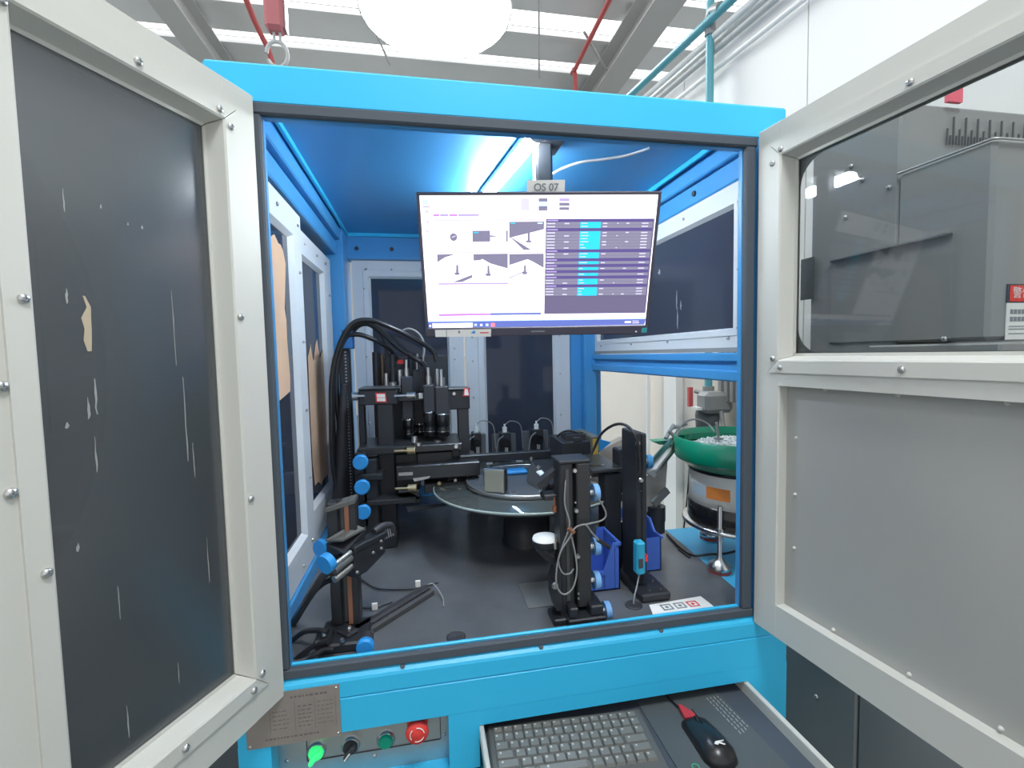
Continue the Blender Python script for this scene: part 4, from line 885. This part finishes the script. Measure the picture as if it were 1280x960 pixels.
# cable carrier tower at the far left
t = thing('cable_tower', 'slim black tower with a dotted scale strip at the left wall', 'machine column', (.04, .8, -.002))
xa, xb = -0.0127, 0.0336
build('tower', M().bbox((xa+.01, .76, -.002), (xb, .80, 0.6781), .003), BLACK, t)
dots = M()
zz = .02
while zz < 0.6667: dots.box((xb-.016, .7585, zz), (xb-.010, .7595, zz+.005)); zz += .0115
tag(build('scale_marks', dots, mat('scale_marks', (.38, .37, .36), .6), t), kind='stuff')
build('sheath', M().cyl((-0.0189,0.74,0.0648), (-0.0024,0.74,0.3288), .030, .022, 14).cyl((-0.0024,0.74,0.3288), (0.015,0.74,0.5548), .022, .012, 14), BLACK2, t)
build('tape', M().bbox((0.0139, .745, 0.678), (0.0489, .80, 0.7452), .003), mat('blue_tape', (.03, .16, .42), .5), t)
# arcs of cable
def arc(pts, r, label, m=CABLE):
    solo('camera_cable', M().tube(pts, r, 8, 7), m, label, 'cable')
arc([(-0.016,0.73,0.1602), (-0.0307,0.72,0.2778), (-0.0288,0.72,0.4462), (-0.0202,0.72,0.5848), (0.0078,0.72,0.6889), (0.0531,0.72,0.7626), (0.1112,0.73,0.7767), (0.1749,0.74,0.7544), (0.2537,0.76,0.7144), (0.3246,0.8,0.6673), (0.341,0.8,0.625)], .0085, 'longest black cable arching from the left tower to the last hanging camera')
arc([(-0.0099,0.74,0.2145), (-0.0266,0.74,0.3302), (-0.0247,0.74,0.5), (-0.0108,0.74,0.6396), (0.0275,0.74,0.7281), (0.0761,0.75,0.7672), (0.1195,0.75,0.7612), (0.1612,0.76,0.7215), (0.2091,0.78,0.6751), (0.2706,0.8,0.6326), (0.299,0.78,0.6085), (0.3054,0.72,0.558)], .0085, 'shiny black cable arching to the third hanging camera')
arc([(-0.0014,0.75,0.3268), (-0.0131,0.75,0.4986), (-0.0051,0.75,0.6254), (0.0253,0.75,0.7117), (0.0637,0.75,0.728), (0.1111,0.76,0.7136), (0.153,0.78,0.6906), (0.1764,0.8,0.6701), (0.1942,0.82,0.6343)], .0085, 'thick black cable lying lowest of the arch at the left tower')
arc([(0.0201,0.78,0.6958), (0.0608,0.78,0.7523), (0.0999,0.78,0.7633), (0.137,0.79,0.7347), (0.1547,0.8,0.6999), (0.1608,0.8,0.6352)], .006, 'thin black cable inside the cable arch')
arc([(0.2078,0.86,0.7402), (0.2439,0.86,0.7519), (0.2793,0.86,0.7302), (0.296,0.86,0.687), (0.2879,0.86,0.6256), (0.268,0.86,0.5706)], .005, 'thin looping cable above the middle lenses', CABLEG)

# ---- front left slide station
t = thing('left_slide_column', 'black slide column with a copper strip and blue knobs at the left front of the worktop', 'machine column', (.10, .11, -.002))
zt = 0.3117
build('column', M().bbox((.060, .13, .02), (.085, .17, zt), .003).bbox((.104, .125, .02), (.126, .165, zt+.004), .003).box((.08, .14, .02), (.11, .165, zt)), BLACK, t)
build('copper_strip', M().box((0.0998, .122, .025), (0.1095, .142, zt-.004)), COPPER, t)
build('guide_groove', M().box((.090, .136, .025), (.097, .141, zt-.01)), mat('groove_grey', (.07, .07, .07), .4), t)
build('cap', M().prism([(0.0587,0.12,0.304), (0.1239,0.12,0.3192), (0.1254,0.12,0.3116), (0.06,0.12,0.2946)], (0, .05, 0)), mat('cap_grey', (.10, .10, .095), .5), t)
build('base_block', M().bbox((.040, .055, -.002), (.150, .16, .020), .004).bbox((.035, .055, .012), (.07, .11, .032), .004), BLACK, t)
bolt(t, (0.0571,0.06,0.0434), (0, -.3, 1), .006, .005); bolt(t, (0.0956,0.055,0.0266), (0, -.3, 1), .006, .005)
knoby(t, (0.144,0.055,0.0108), .019, KNOB, .014)
zc = 0.2313
build('carriage', M().prism([(0.0606,0.11,0.2257), (0.1013,0.085,0.2353), (0.1428,0.13,0.2423), (0.1418,0.13,0.2175), (0.1019,0.085,0.2096), (0.0612,0.11,0.1995)], (0, .03, 0)), BLACK, t)
build('carriage_top', M().prism([(0.0591,0.11,0.2314), (0.0997,0.085,0.2373), (0.1429,0.13,0.2442), (0.1149,0.14,0.2527)], (0, 0, .004)), mat('carriage_grey', (.12, .12, .112), .5), t)
a, b = Vector((0.1237,0.09,0.2146)), Vector((0.2071,0.2,0.2128))
dh = (b-a); dh.z = 0; dh.normalize(); nh = Vector((-dh.y, dh.x, 0))
Lh = math.hypot((b-a).x, (b-a).y)
TS = Matrix((dh, nh, Vector((0, 0, 1)))).transposed().to_4x4(); TS.translation = a
sl = build('slide_body', M().prism([(0, 0, 0), (Lh*.72, 0, .004), (Lh*.72, 0, -.045), (Lh*.25, 0, -.066), (0, 0, -.066)], (0, .03, 0), TS).bbox((0, -.002, -.01), (Lh*.8, .032, .006), .003, TS), BLACK, t)
build('ribbed_cable', M().tube([TS @ Vector(q) for q in ((Lh*.55, .012, .012), (Lh*.75, .012, .016), (Lh*.98, .012, .008), (Lh*1.05, .015, -.02))], .009, 8, 5), BLACK2, sl)
wr_ = M()
for i in range(6): wr_.cyl(TS @ Vector((Lh*(.72+.055*i), .012, .012)), TS @ Vector((Lh*(.73+.055*i), .008, -.018)), .0016, n=6)
build('wire_ends', wr_, ALU, sl)
for (q0, q1) in ((.04, -.055), (.42, -.03), (.62, -.03), (.62, -.012)): bolt(sl, TS @ Vector((Lh*q0, -.0, q1)), -nh, .004, .004, ALU)
for dz, r_, m_ in ((-.008, .006, ALU), (-.020, .009, MACHD), (-.040, .008, ALU)):
    build('drive_shaft', M().cyl(TS @ Vector((0, .012, dz)), TS @ Vector((-.05, .012, dz-.01)), r_, n=12), m_, sl)
kp = TS @ Vector((-.06, .012, -.004))
build('adjusting_knob', M().cyl(kp, kp-dh*.016+Vector((0, 0, -.003)), .021, n=24), KNOB, t)
kp = Vector((0.0492,0.13,0.2113)); build('adjusting_knob', M().cyl(kp, kp-dh*.012, .020, n=24), KNOB, t)
hs = M()
hs.tube([(0.0929,0.07,0.1806), (0.0639,0.08,0.1719), (0.0308,0.1,0.1256), (-0.01,0.16,0.0575), (-0.044,0.2,-0.0001)], .009, 9, 6)
build('motor_cable', hs, mat('braided_hose', (.05, .05, .05), .6, bump=.8, bscale=500), t)
build('motor_cable', M().tube([(0.0716,0.08,0.1547), (0.0505,0.09,0.1412), (0.0133,0.12,0.0989), (-0.0306,0.18,0.0255)], .006, 9, 6), CABLE, t)
build('ground_cable', M().tube([(0.0656,0.06,0.0477), (0.0437,0.07,0.0483), (0.0062,0.1,0.032), (-0.0237,0.12,0.0052)], .006, 9, 6).tube([(0.0668,0.05,0.0318), (0.0397,0.06,0.0222), (0.0143,0.06,0.0076), (-0.006,0.06,-0.0075)], .006, 9, 6).tube([(0.0812,0.04,0.0181), (0.0589,0.045,0.018), (0.0384,0.04,0.0098), (0.0251,0.04,0.0011)], .005, 9, 6), CABLE, t)

# ---- long light bar lying on the top
t = thing('light_bar', 'long dark bar light lying diagonally on the worktop front left', 'light bar', (.2, .17, -.002))
a, b = Vector((.118, .085, 0)), Vector((.298, .272, 0)); d_ = (b-a).normalized(); n_ = Vector((-d_.y, d_.x, 0)); Lb = (b-a).length
TB = Matrix((d_, n_, Vector((0, 0, 1)))).transposed().to_4x4(); TB.translation = a
build('bar_body', M().bbox((0, .010, .002), (Lb, .034, .020), .005, TB), BLACK2, t)
build('rail', M().bbox((0, -.004, -.002), (Lb, .010, .012), .002, TB), mat('rail_dark', (.07, .07, .072), .4), t)
build('steel_edge', M().box((.01, .010, .010), (Lb, .013, .013), TB), ALU, t)
build('end_bracket', M().bbox((-.02, -.002, -.002), (.012, .04, .030), .004, TB), BLACK, t)
bolt(t, TB @ Vector((.0, .02, .030)), (0, 0, 1), .006, .004)
build('cable', M().tube([TB @ Vector((Lb, .02, .02)), TB @ Vector((Lb+.012, .01, .018)), TB @ Vector((Lb-.01, -.04, .006)), TB @ Vector((Lb-.04, -.07, .002))], .0018, 6, 5), CABLEG, t)
bolt(t, TB @ Vector((.035, -.012, .0)), (0, 0, 1), .006, .014, STEEL)
for (px_, py_), lb_ in (((0.2542, 0.3234), 'small white cable tag on the worktop beyond the diagonal bar light'), ((0.1463, 0.2234), 'small white cable tag on the worktop nearer the left front column')):
    o_ = solo('cable_tag', M().bbox((px_-.006, py_-.003, -.001), (px_+.008, py_+.003, .017), .001, Matrix.Translation((0, 0, 0))), PAPER, lb_, 'tag')
solo('table_cable', M().tube([(0.0888,0.4028,0.004), (0.1401,0.3344,0.003), (0.1957,0.3123,0.003), (0.2544,0.3078,0.003), (0.3123,0.3276,0.003)], .0022, 6, 6), CABLE, 'thin black cable running across the worktop past the farther white tag', 'cable')
solo('table_cable', M().tube([(0.0981,0.2468,0.004), (0.1198,0.2318,0.003), (0.1499,0.2288,0.003), (0.1888,0.2483,0.003)], .0022, 6, 6), CABLE, 'thin black cable on the worktop at the nearer white tag', 'cable')

# ================================================================ BLUE BINS
def bin_(ox, oy, w_, d_, h, fh, label, rz=0, s0=.045, s1=.075):
    T_ = Matrix.Translation((ox, oy, 0)) @ Matrix.Rotation(R(rz), 4, 'Z'); x0 = y0 = 0
    t = thing('parts_bin', label, 'bin', T_ @ Vector((w_/2, d_/2, -.002))); z0 = -.001; th = .003
    b = M().box((x0, y0, z0), (x0+w_, y0+d_, z0+th), T_).box((x0, y0+d_-th, z0), (x0+w_, y0+d_, z0+h), T_).box((x0, y0, z0), (x0+w_, y0+th, z0+fh), T_)
    for xx in (x0, x0+w_-th):
        b.prism([(xx, y0, z0), (xx, y0+d_, z0), (xx, y0+d_, z0+h), (xx, y0+s1, z0+h), (xx, y0+s0, z0+fh), (xx, y0, z0+fh)], (th, 0, 0), T_)
    build('shell', b, BIN, t)
    for xa in (x0-.004, x0+w_-.002):
        pr = [(xa, y0-.003, z0+fh-.005), (xa, y0-.003, z0+fh+.003), (xa, y0+s0-.003, z0+fh+.003), (xa, y0+s1-.003, z0+h+.003), (xa, y0+d_+.003, z0+h+.003), (xa, y0+d_+.003, z0+h-.005), (xa, y0+s1+.003, z0+h-.005), (xa, y0+s0+.003, z0+fh-.005)]
        build('rim', M().prism(pr, (.006, 0, 0), T_), BIN, t)
    build('rim', M().bbox((x0-.004, y0+d_-.002, z0+h-.006), (x0+w_+.004, y0+d_+.004, z0+h+.003), .002, T_), BIN, t)
    for i in range(3): build('side_rib', M().box((x0+w_, y0+d_-.015-i*.03, z0+.006), (x0+w_+.0035, y0+d_-.011-i*.03, z0+h-.006 if i < 1 else z0+fh-.006), T_), BIN, t)
bin_(.672, .300, .115, .128, .128, .050, 'blue open-front plastic bin between the two right columns', -90, .083, .111)
bin_(.878, .262, .085, .18, .130, .10, 'blue plastic bin right of the sensor column')

# ================================================================ BOWL FEEDER
bx_, by_ = 1.251, .312
t = thing('bowl_feeder', 'green vibratory bowl feeder full of small white parts on the blue side shelf', 'feeder', (bx_, by_, -.004))
build('base_plate', M().lathe((bx_, by_, 0), [(.162, .104), (.166, .107), (.166, .114), (.162, .117), (0, .117)], 64), STEEL, t)
build('black_skirt', M().lathe((bx_, by_, 0), [(.146, .118), (.149, .121), (.149, .172), (.144, .176)], 56), BLACKG, t)
build('drum', M().lathe((bx_, by_, 0), [(.140, .172), (.145, .176), (.145, .272), (.140, .276)], 56), mat('cream_drum', (.66, .64, .58), .5), t)
build('black_collar', M().lathe((bx_, by_, 0), [(.142, .272), (.150, .276), (.150, .284)], 56), BLACKG, t)
build('bowl', M().lathe((bx_, by_, 0), [(.148, .283), (.158, .290), (.170, .304), (.186, .309), (.189, .314), (.192, .376), (.187, .378), (.183, .318), (.12, .314), (0, .320)], 64), GREEN, t)
tr = M(); pts = []
for i in range(60):
    a_ = R(-40+i*9); pts.append((a_, .165+.016*i/60, .330+.035*i/60))
V_ = []
for a_, r_, z_ in pts: V_ += [(bx_+(r_-.014)*math.cos(a_), by_+(r_-.014)*math.sin(a_), z_), (bx_+(r_+.008)*math.cos(a_), by_+(r_+.008)*math.sin(a_), z_-.003), (bx_+(r_-.014)*math.cos(a_), by_+(r_-.014)*math.sin(a_), z_-.02)]
build('spiral_track', M().add(V_, [q for i in range(59) for q in ((i*3, i*3+1, i*3+4, i*3+3), (i*3, i*3+3, i*3+5, i*3+2))]), GREEN, t)
rn = random.Random(3); pt = M()
for i in range(900):
    a_ = rn.uniform(0, 6.283); r_ = .150*math.sqrt(rn.random()); z_ = .330+.030*(1-(r_/.16)**2)+rn.uniform(-.004, .008)
    c_ = Vector((bx_+r_*math.cos(a_), by_+r_*math.sin(a_), z_)); s_ = rn.uniform(.004, .007)
    T_ = Matrix.Translation(c_) @ Matrix.Rotation(rn.uniform(0, 6), 4, Vector((rn.random(), rn.random(), rn.random()+.1)).normalized())
    pt.box((-s_, -s_*.6, -s_*.35), (s_, s_*.6, s_*.35), T_)
pt.lathe((bx_, by_, 0), [(.155, .326), (.10, .345), (0, .355)], 30)
o_ = solo('loose_parts', pt, mat('small_white_parts', (.72, .75, .74), .4), 'heap of small white parts filling the green bowl', 'parts'); o_['kind'] = 'stuff'
def drumlab(a0, a1, z0, z1, m, r=.1458):
    n = 6; A1 = [R(a0+(a1-a0)*i/n) for i in range(n+1)]
    V_ = [(bx_+r*math.cos(a_), by_+r*math.sin(a_), z) for z in (z0, z1) for a_ in A1]
    return M().add(V_, [(i, i+1, n+2+i, n+1+i) for i in range(n)])
build('drum_label', drumlab(174, 198, .204, .240, None), mat('blue_white_label', (.42, .52, .60), .6), t)['label'] = 'pale blue label'
build('drum_label', drumlab(198, 226, .204, .240, None), ORANGE, t)['label'] = 'orange label'
def footp(x, y, label=None):
    f = build('foot', M().lathe((x, y, -.004), [(.030, .008), (.033, .012), (.031, .022), (.018, .032), (.010, .040), (.007, .05), (.007, .19), (.005, .195)], 28), STEEL, t)
    build('rubber_pad', M().lathe((x, y, -.004), [(.031, 0), (.032, .008)], 28), mat('red_rubber', (.40, .07, .06), .6), f)
    build('nut', M().cyl((x, y, .116), (x, y, .126), .012, n=6), STEEL, f); build('nut', M().cyl((x, y, .092), (x, y, .100), .012, n=6), STEEL, f)
for x, y in ((1.126, .220), (1.245, .452), (1.375, .215)): footp(x, y)
build('chute_lip', M().prism([(1.0156,0.42,0.3522), (1.0923,0.4,0.3568), (1.1036,0.4,0.3404), (1.0438,0.42,0.3401)], (0, .02, .004)), GREEN, t)
solo('feeder_cable', M().tube([(1.2288,0.55,0.244), (1.2407,0.58,0.1375), (1.2161,0.56,0.0254), (1.23,0.6,-0.0512)], .003, 7, 6), CABLE, 'black cable dropping behind the green feeder bowl', 'cable')
solo('shelf_cable', M().tube([(1.1136,0.5011,0.003), (1.0985,0.3907,0.003), (1.1045,0.3254,0.003), (1.15, .30, .012), (1.20, .28, .02), (1.27, .26, .05), (1.28, .27, .103)], .004, 8, 6), CABLE, 'black cable curving over the blue shelf edge to the feeder', 'cable')
solo('shelf_cable', M().tube([(1.0893,0.3847,0.001), (1.0878,0.316,0.001)], .003, 8, 4), CABLE, 'short end of cable at the shelf edge', 'cable')
solo('probe', M().cyl((1.1538,0.27,0.381), (1.1482,0.27,0.4297), .004, n=8).cyl((1.1538,0.27,0.3786), (1.1538,0.27,0.3834), .014, n=12), MACH, 'small level probe dipping into the white parts of the bowl', 'probe')

# ---- inclined feed track between bowl and turntable
t = thing('feed_track', 'inclined metal feed track running from the green bowl towards the turntable', 'feeder track', (1.0, .40, -.002))
build('track', M().prism([(0.9757,0.38,0.264), (0.9867,0.38,0.2813), (1.1095,0.42,0.363), (1.1239,0.42,0.3543), (1.0224,0.38,0.2738), (1.003,0.38,0.2415)], (.0, .03, 0)), ALU, t)
build('guide_rail', M().prism([(0.9766,0.36,0.2993), (1.0753,0.4,0.363), (1.081,0.4,0.3548), (0.982,0.36,0.2913)], (0, .01, 0)).prism([(0.9982,0.36,0.2674), (1.1036,0.4,0.3509), (1.1065,0.4,0.3429), (1.0036,0.36,0.2593)], (0, .01, 0)), STEEL, t)
build('support_plate', M().prism([(0.9894,0.42,0.1202), (0.9899,0.42,0.2322), (1.0722,0.42,0.3066), (1.0635,0.42,0.1895), (1.0348,0.42,0.1164)], (0, .012, 0)), mat('worn_alu', (.42, .40, .36), .5, .5, noise=.2, nscale=20), t)
build('clamp_arm', M().prism([(0.9945,0.38,0.1642), (1.0473,0.38,0.2071), (1.0584,0.38,0.1906), (1.0083,0.38,0.1475)], (0, .015, 0)), MACHD, t)
build('vibrator', M().cyl((1.0291,0.42,0.1384), (1.029,0.42,0.09), .030, n=24).cyl((1.029,0.42,0.09), (1.0289,0.42,0.0522), .028, n=24), BLACK, t)
build('post', M().bbox((1.0112, .43, -.002), (1.0514, .47, 0.0589), .003), BLACK, t)
knobx(t, 0.9659, .36, 0.3025, .022, mat('small_blue_knob', (.05, .25, .5), .4))
cl = M()
for i, (a, b) in enumerate((((1.0697,0.4,0.3423), (1.1095,0.42,0.3843)), ((1.0528,0.4,0.3642), (1.0923,0.42,0.4038)), ((1.0866,0.42,0.3934), (1.1442,0.43,0.4025)), ((1.0894,0.4,0.3622), (1.0641,0.4,0.3897)))):
    cl.cyl(a, b, .006, n=10)
build('air_fittings', cl, MACH, t)
build('air_hose', M().tube([(1.1037,0.42,0.3793), (1.1325,0.42,0.4098), (1.173,0.42,0.4185), (1.217,0.42,0.4004), (1.214,0.38,0.3799)], .003, 8, 6), CABLEG, t)
# tan cover beyond
solo('blue_lid', M().prism([(1.0076,0.9,0.281), (1.0724,0.9,0.2602), (1.0141,0.9,0.2185)], (0, .02, 0)), KNOB, 'corner of a blue lid showing beside the blue rear post', 'lid')
t = solo('tan_bag', M().prism([(1.0031,0.95,0.1595), (1.0481,0.95,0.2206), (1.1531,0.95,0.2646), (1.2289,0.95,0.2461), (1.2281,0.95,0.0725), (1.0208,0.95,0.0871)], (0, .05, 0)), mat('tan_sheet', (.62, .52, .43), .8, noise=.1, nscale=8), 'pale tan sheet bundled beyond the worktop behind the square columns', 'sheet')

# ================================================================ DRAWER CONTENTS
kb = thing('keyboard', 'small grey keyboard lying in the pulled-out drawer', 'keyboard', (.415, -.012, KZ-.012), R(-3.5))
KC = mat('keyboard_case', (.12, .125, .12), .5); KK = mat('key_grey', (.20, .20, .185), .45); KL = mat('key_letter', (.55, .55, .50), .6)
kw, kd_ = .345, .17
build('case', M().bbox((-.012, -kd_, 0), (kw-.004, .014, .010), .004).box((-.004, -.150, .009), (kw-.018, .0, .0105)), KC, kb, world=False)
def keymesh(w_, d_):
    m_ = M().use(KK).add([(0, 0, 0), (w_, 0, 0), (w_, d_, 0), (0, d_, 0), (w_*.08, d_*.08, .006), (w_*.92, d_*.08, .006), (w_*.92, d_*.9, .006), (w_*.08, d_*.9, .006)], [(4, 5, 6, 7), (0, 1, 5, 4), (1, 2, 6, 5), (2, 3, 7, 6), (3, 0, 4, 7)])
    m_.use(KL).quad((w_*.2, d_*.55, .0062), (w_*.2+.004, d_*.55, .0062), (w_*.2+.004, d_*.8, .0062), (w_*.2, d_*.8, .0062))
    return mk_mesh('key_cap', m_)
KM = {}
rows = [[1]*15, [1]*13+[1, 1], [1.4]+[1]*11+[1.6, 1], [1.7]+[1]*10+[2.3], [2.1]+[1]*10+[1.9], [1.3, 1, 1.2, 5.2, 1.2, 1, 1, 1, 1, 1.1]]
nk = 0
for i, row in enumerate(rows):
    x = 0; hh = .015 if i == 0 else .0205; y = -.016 if i == 0 else -.016-.0225*i-.001
    tot = sum(row); u = .326/tot
    for wk in row:
        key = (round(wk*u-.0022, 4), hh)
        if key not in KM: KM[key] = keymesh(*key)
        o_ = bpy.data.objects.new('key', KM[key]); C.objects.link(o_); o_.parent = kb; o_.location = (x, y, .0105); x += wk*u; nk += 1
# mouse mat
PADM = mat('mat_cloth', (.085, .10, .105), .7)
mp_ = solo('mouse_mat', M().prism([(.765, .06, KZ-.0125), (.965, .06, KZ-.0125), (.985, -.27, KZ-.0125), (.762, -.27, KZ-.0125)], (0, 0, .003)), PADM, 'dark mouse mat with small white lettering in the drawer right of the keyboard', 'mouse mat')
b_ = M(); rn = random.Random(9)
for L_ in range(4):
    y = -.015
    while y > -.13+L_*.006:
        l_ = rn.uniform(.005, .012); x = .930+L_*.0095-(y)*.09
        b_.box((x, y-l_, KZ-.0094), (x+.0022, y, KZ-.0091)); y -= l_+.0035
build('printed_lines', b_, mat('mat_print', (.35, .37, .37), .7), mp_)
b_ = M().tube([(.800+.007*math.cos(R(a_)), -.182+.007*math.sin(R(a_)), KZ-.0093) for a_ in range(0, 361, 30)], .0012, 5, 1)
build('green_mark', b_, mat('green_print', (.05, .45, .22), .6), mp_)
# mouse
ms = thing('computer_mouse', 'black computer mouse with a red tip on the mouse mat', 'mouse', (.858, -.135, KZ-.0095))
secs = []
prof = [(.062, .018, .006), (.060, .026, .012), (.050, .030, .018), (.02, .031, .028), (-.015, .033, .034), (-.04, .034, .033), (-.058, .028, .024), (-.066, .016, .012), (-.069, .006, .005)]
V_ = []
for (y, hw, hz) in prof:
    for k_ in range(13):
        a_ = math.pi*k_/12; V_.append((hw*math.cos(a_)*(1.0 if 2 < k_ < 10 else 1.04), y, hz*math.sin(a_)**.8 if math.sin(a_) > 0 else 0))
n_ = 13; F_ = [(i*n_+k_, i*n_+k_+1, (i+1)*n_+k_+1, (i+1)*n_+k_) for i in range(len(prof)-1) for k_ in range(12)]
F_ += [tuple(range(13)), tuple(range(len(V_)-13, len(V_)))[::-1], tuple(i*n_ for i in range(len(prof)))+tuple(i*n_+12 for i in range(len(prof)-1, -1, -1))]
build('body', M().add(V_, F_, True), mat('mouse_black', (.016, .016, .018), .28), ms, world=False)
build('wheel', M().cyl((-.003, .042, .02), (.003, .042, .02), .0075, n=16), BLACK2, ms, world=False)
build('button_split', M().box((-.0005, .02, .027), (.0005, .062, .0295)), BLACKG, ms, world=False)
build('red_tip', M().prism([(-.016, .062, .002), (.014, .062, .002), (.009, .074, .003), (-.006, .098, .005), (-.012, .098, .005)], (0, 0, .009)), mat('red_plastic', (.55, .04, .05), .35), ms, world=False)
build('cable', M().tube([(-.010, .096, .006), (-.014, .12, .005), (-.02, .16, .004), (-.02, .22, .004)], .002, 7, 5), CABLE, ms, world=False)
lg = M()
lg.prism([(-.012, -.040, .0345), (-.007, -.036, .0352), (.012, -.036, .0352), (.009, -.0385, .0350), (.001, -.0385, .0352), (-.006, -.044, .0342)], (0, 0, .0008)).prism([(.001, -.039, .0350), (.010, -.045, .0338), (.007, -.046, .0335), (-.002, -.041, .0348)], (0, 0, .0009))
build('logo', lg, WHITE, ms, world=False)

# ================================================================ NEIGHBOUR MACHINES
t = thing('grey_machine', 'grey machine cabinet standing right of the blue machine, seen through the right door window', 'machine', (1.75, .1, FZ))
build('tall_body', M().bbox((1.503, .035, .40), (1.95, .315, 1.265), .006), MACH, t)
fb = build('control_box', M().bbox((1.50, -.175, .655), (1.70, .035, 1.085), .008), MACH, t)
build('box_edge', M().tube([(1.498, .035, 1.086), (1.498, -.172, 1.083), (1.505, -.182, 1.08), (1.68, -.182, 1.08)], .003, 6, 1), ALU, fb)
build('lower_body', M().bbox((1.499, .115, FZ), (1.62, .40, .50), .005), MACH, t)
build('lower_body', M().bbox((1.499, -.20, FZ), (1.96, .108, .650), .005), MACH, t)
b_ = M().use(MACHD)
for i in range(26):
    x = 1.64+i*.0195; o_ = (i % 2)*.03
    b_.box((x, .0265, 1.165), (x+.003, .0305, 1.205+o_)).box((x+.0097, .0265, 1.165), (x+.0127, .0305, 1.188))
tag(build('vent_slots', b_, MACHD, t), kind='stuff')
# raised panel edge on the left flank
build('flank_panel', M().bbox((1.4995, -.10, .66), (1.504, .235, .904), .001), MACH, t)
build('panel_ledge', M().box((1.490, -.10, .902), (1.500, .235, .907)), ALU, t)
for p in ((1.502, .175, 1.158), (1.502, .139, 1.108), (1.502, .19, 1.02), (1.502, .06, 1.06), (1.498, -.09, .66)): screw(t, p, (-1, 0, 0), 1.1)
screw(t, (1.499, .255, -.475), (-1, 0, 0), 1.2)
build('perforated_bracket', M().box((1.496, .295, .80), (1.499, .345, .93)), MACHD, t)
lp = build('warning_label', M().use(WHITE).box((1.546, -.1775, .655), (1.70, -.1757, .735)).use(DARKINK).box((1.546, -.1775, .735), (1.70, -.1757, .776)).use(REDS).bbox((1.552, -.1785, .738), (1.66, -.1776, .773), .0004), WHITE, t)
Tx = Matrix(((1, 0, 0, 1.585), (0, 0, -1, -.1788), (0, 1, 0, .7555), (0, 0, 0, 1)))
text('警告', Tx, .026, WHITE, lp)
b_ = M()
for i, z in enumerate((.716, .700)):
    x = 1.556
    while x < 1.68:
        b_.box((x, -.1782, z-.005), (x+.008, -.1776, z+.005)); x += .0105
for z in (.684, .678, .668): b_.box((1.553, -.1782, z-.001), (1.67, -.1776, z+.001))
build('small_print', b_, GREYINK, lp)
build('pink_reflection', M().box((1.63, .02, 1.268), (1.675, .03, 1.318)), mat('pink_reflection_tint', (.85, .12, .18), .5), t)['label'] = 'pink-red light reflection painted as a plate at the cabinet top'  # coloured plate painting the pink light reflection, no real part

t = thing('dark_machine', 'dark machine cabinet seen dimly through the left door window', 'machine', (-1.1, .4, FZ))
build('cabinet', M().bbox((-2.4, .55, FZ), (-.17, 1.6, 1.44), .01), MACHD, t)
build('cabinet_panel', M().bbox((-1.5, .54, .45), (-.75, .552, 1.0), .003), MACHD, t)
build('ledge', M().box((-1.6, .50, .18), (-.62, .55, .20)).box((-1.6, .49, .10), (-.60, .55, .11)), ALU, t)
build('lower_frame', M().box((-1.25, .40, -.05), (-.60, .42, -.03)).box((-1.25, .40, -.50), (-1.21, .42, -.03)).box((-1.25, .40, -.50), (-.7, .42, -.47)), MACH, t)
build('bracket', M().prism([(-1.1, .38, -.15), (-.98, .38, -.15), (-.80, .38, -.48), (-.92, .38, -.48)], (0, .02, 0)), MACH, t)
build('panel_edge', M().box((-1.5, .535, .445), (-.75, .54, .455)), ALU, t)
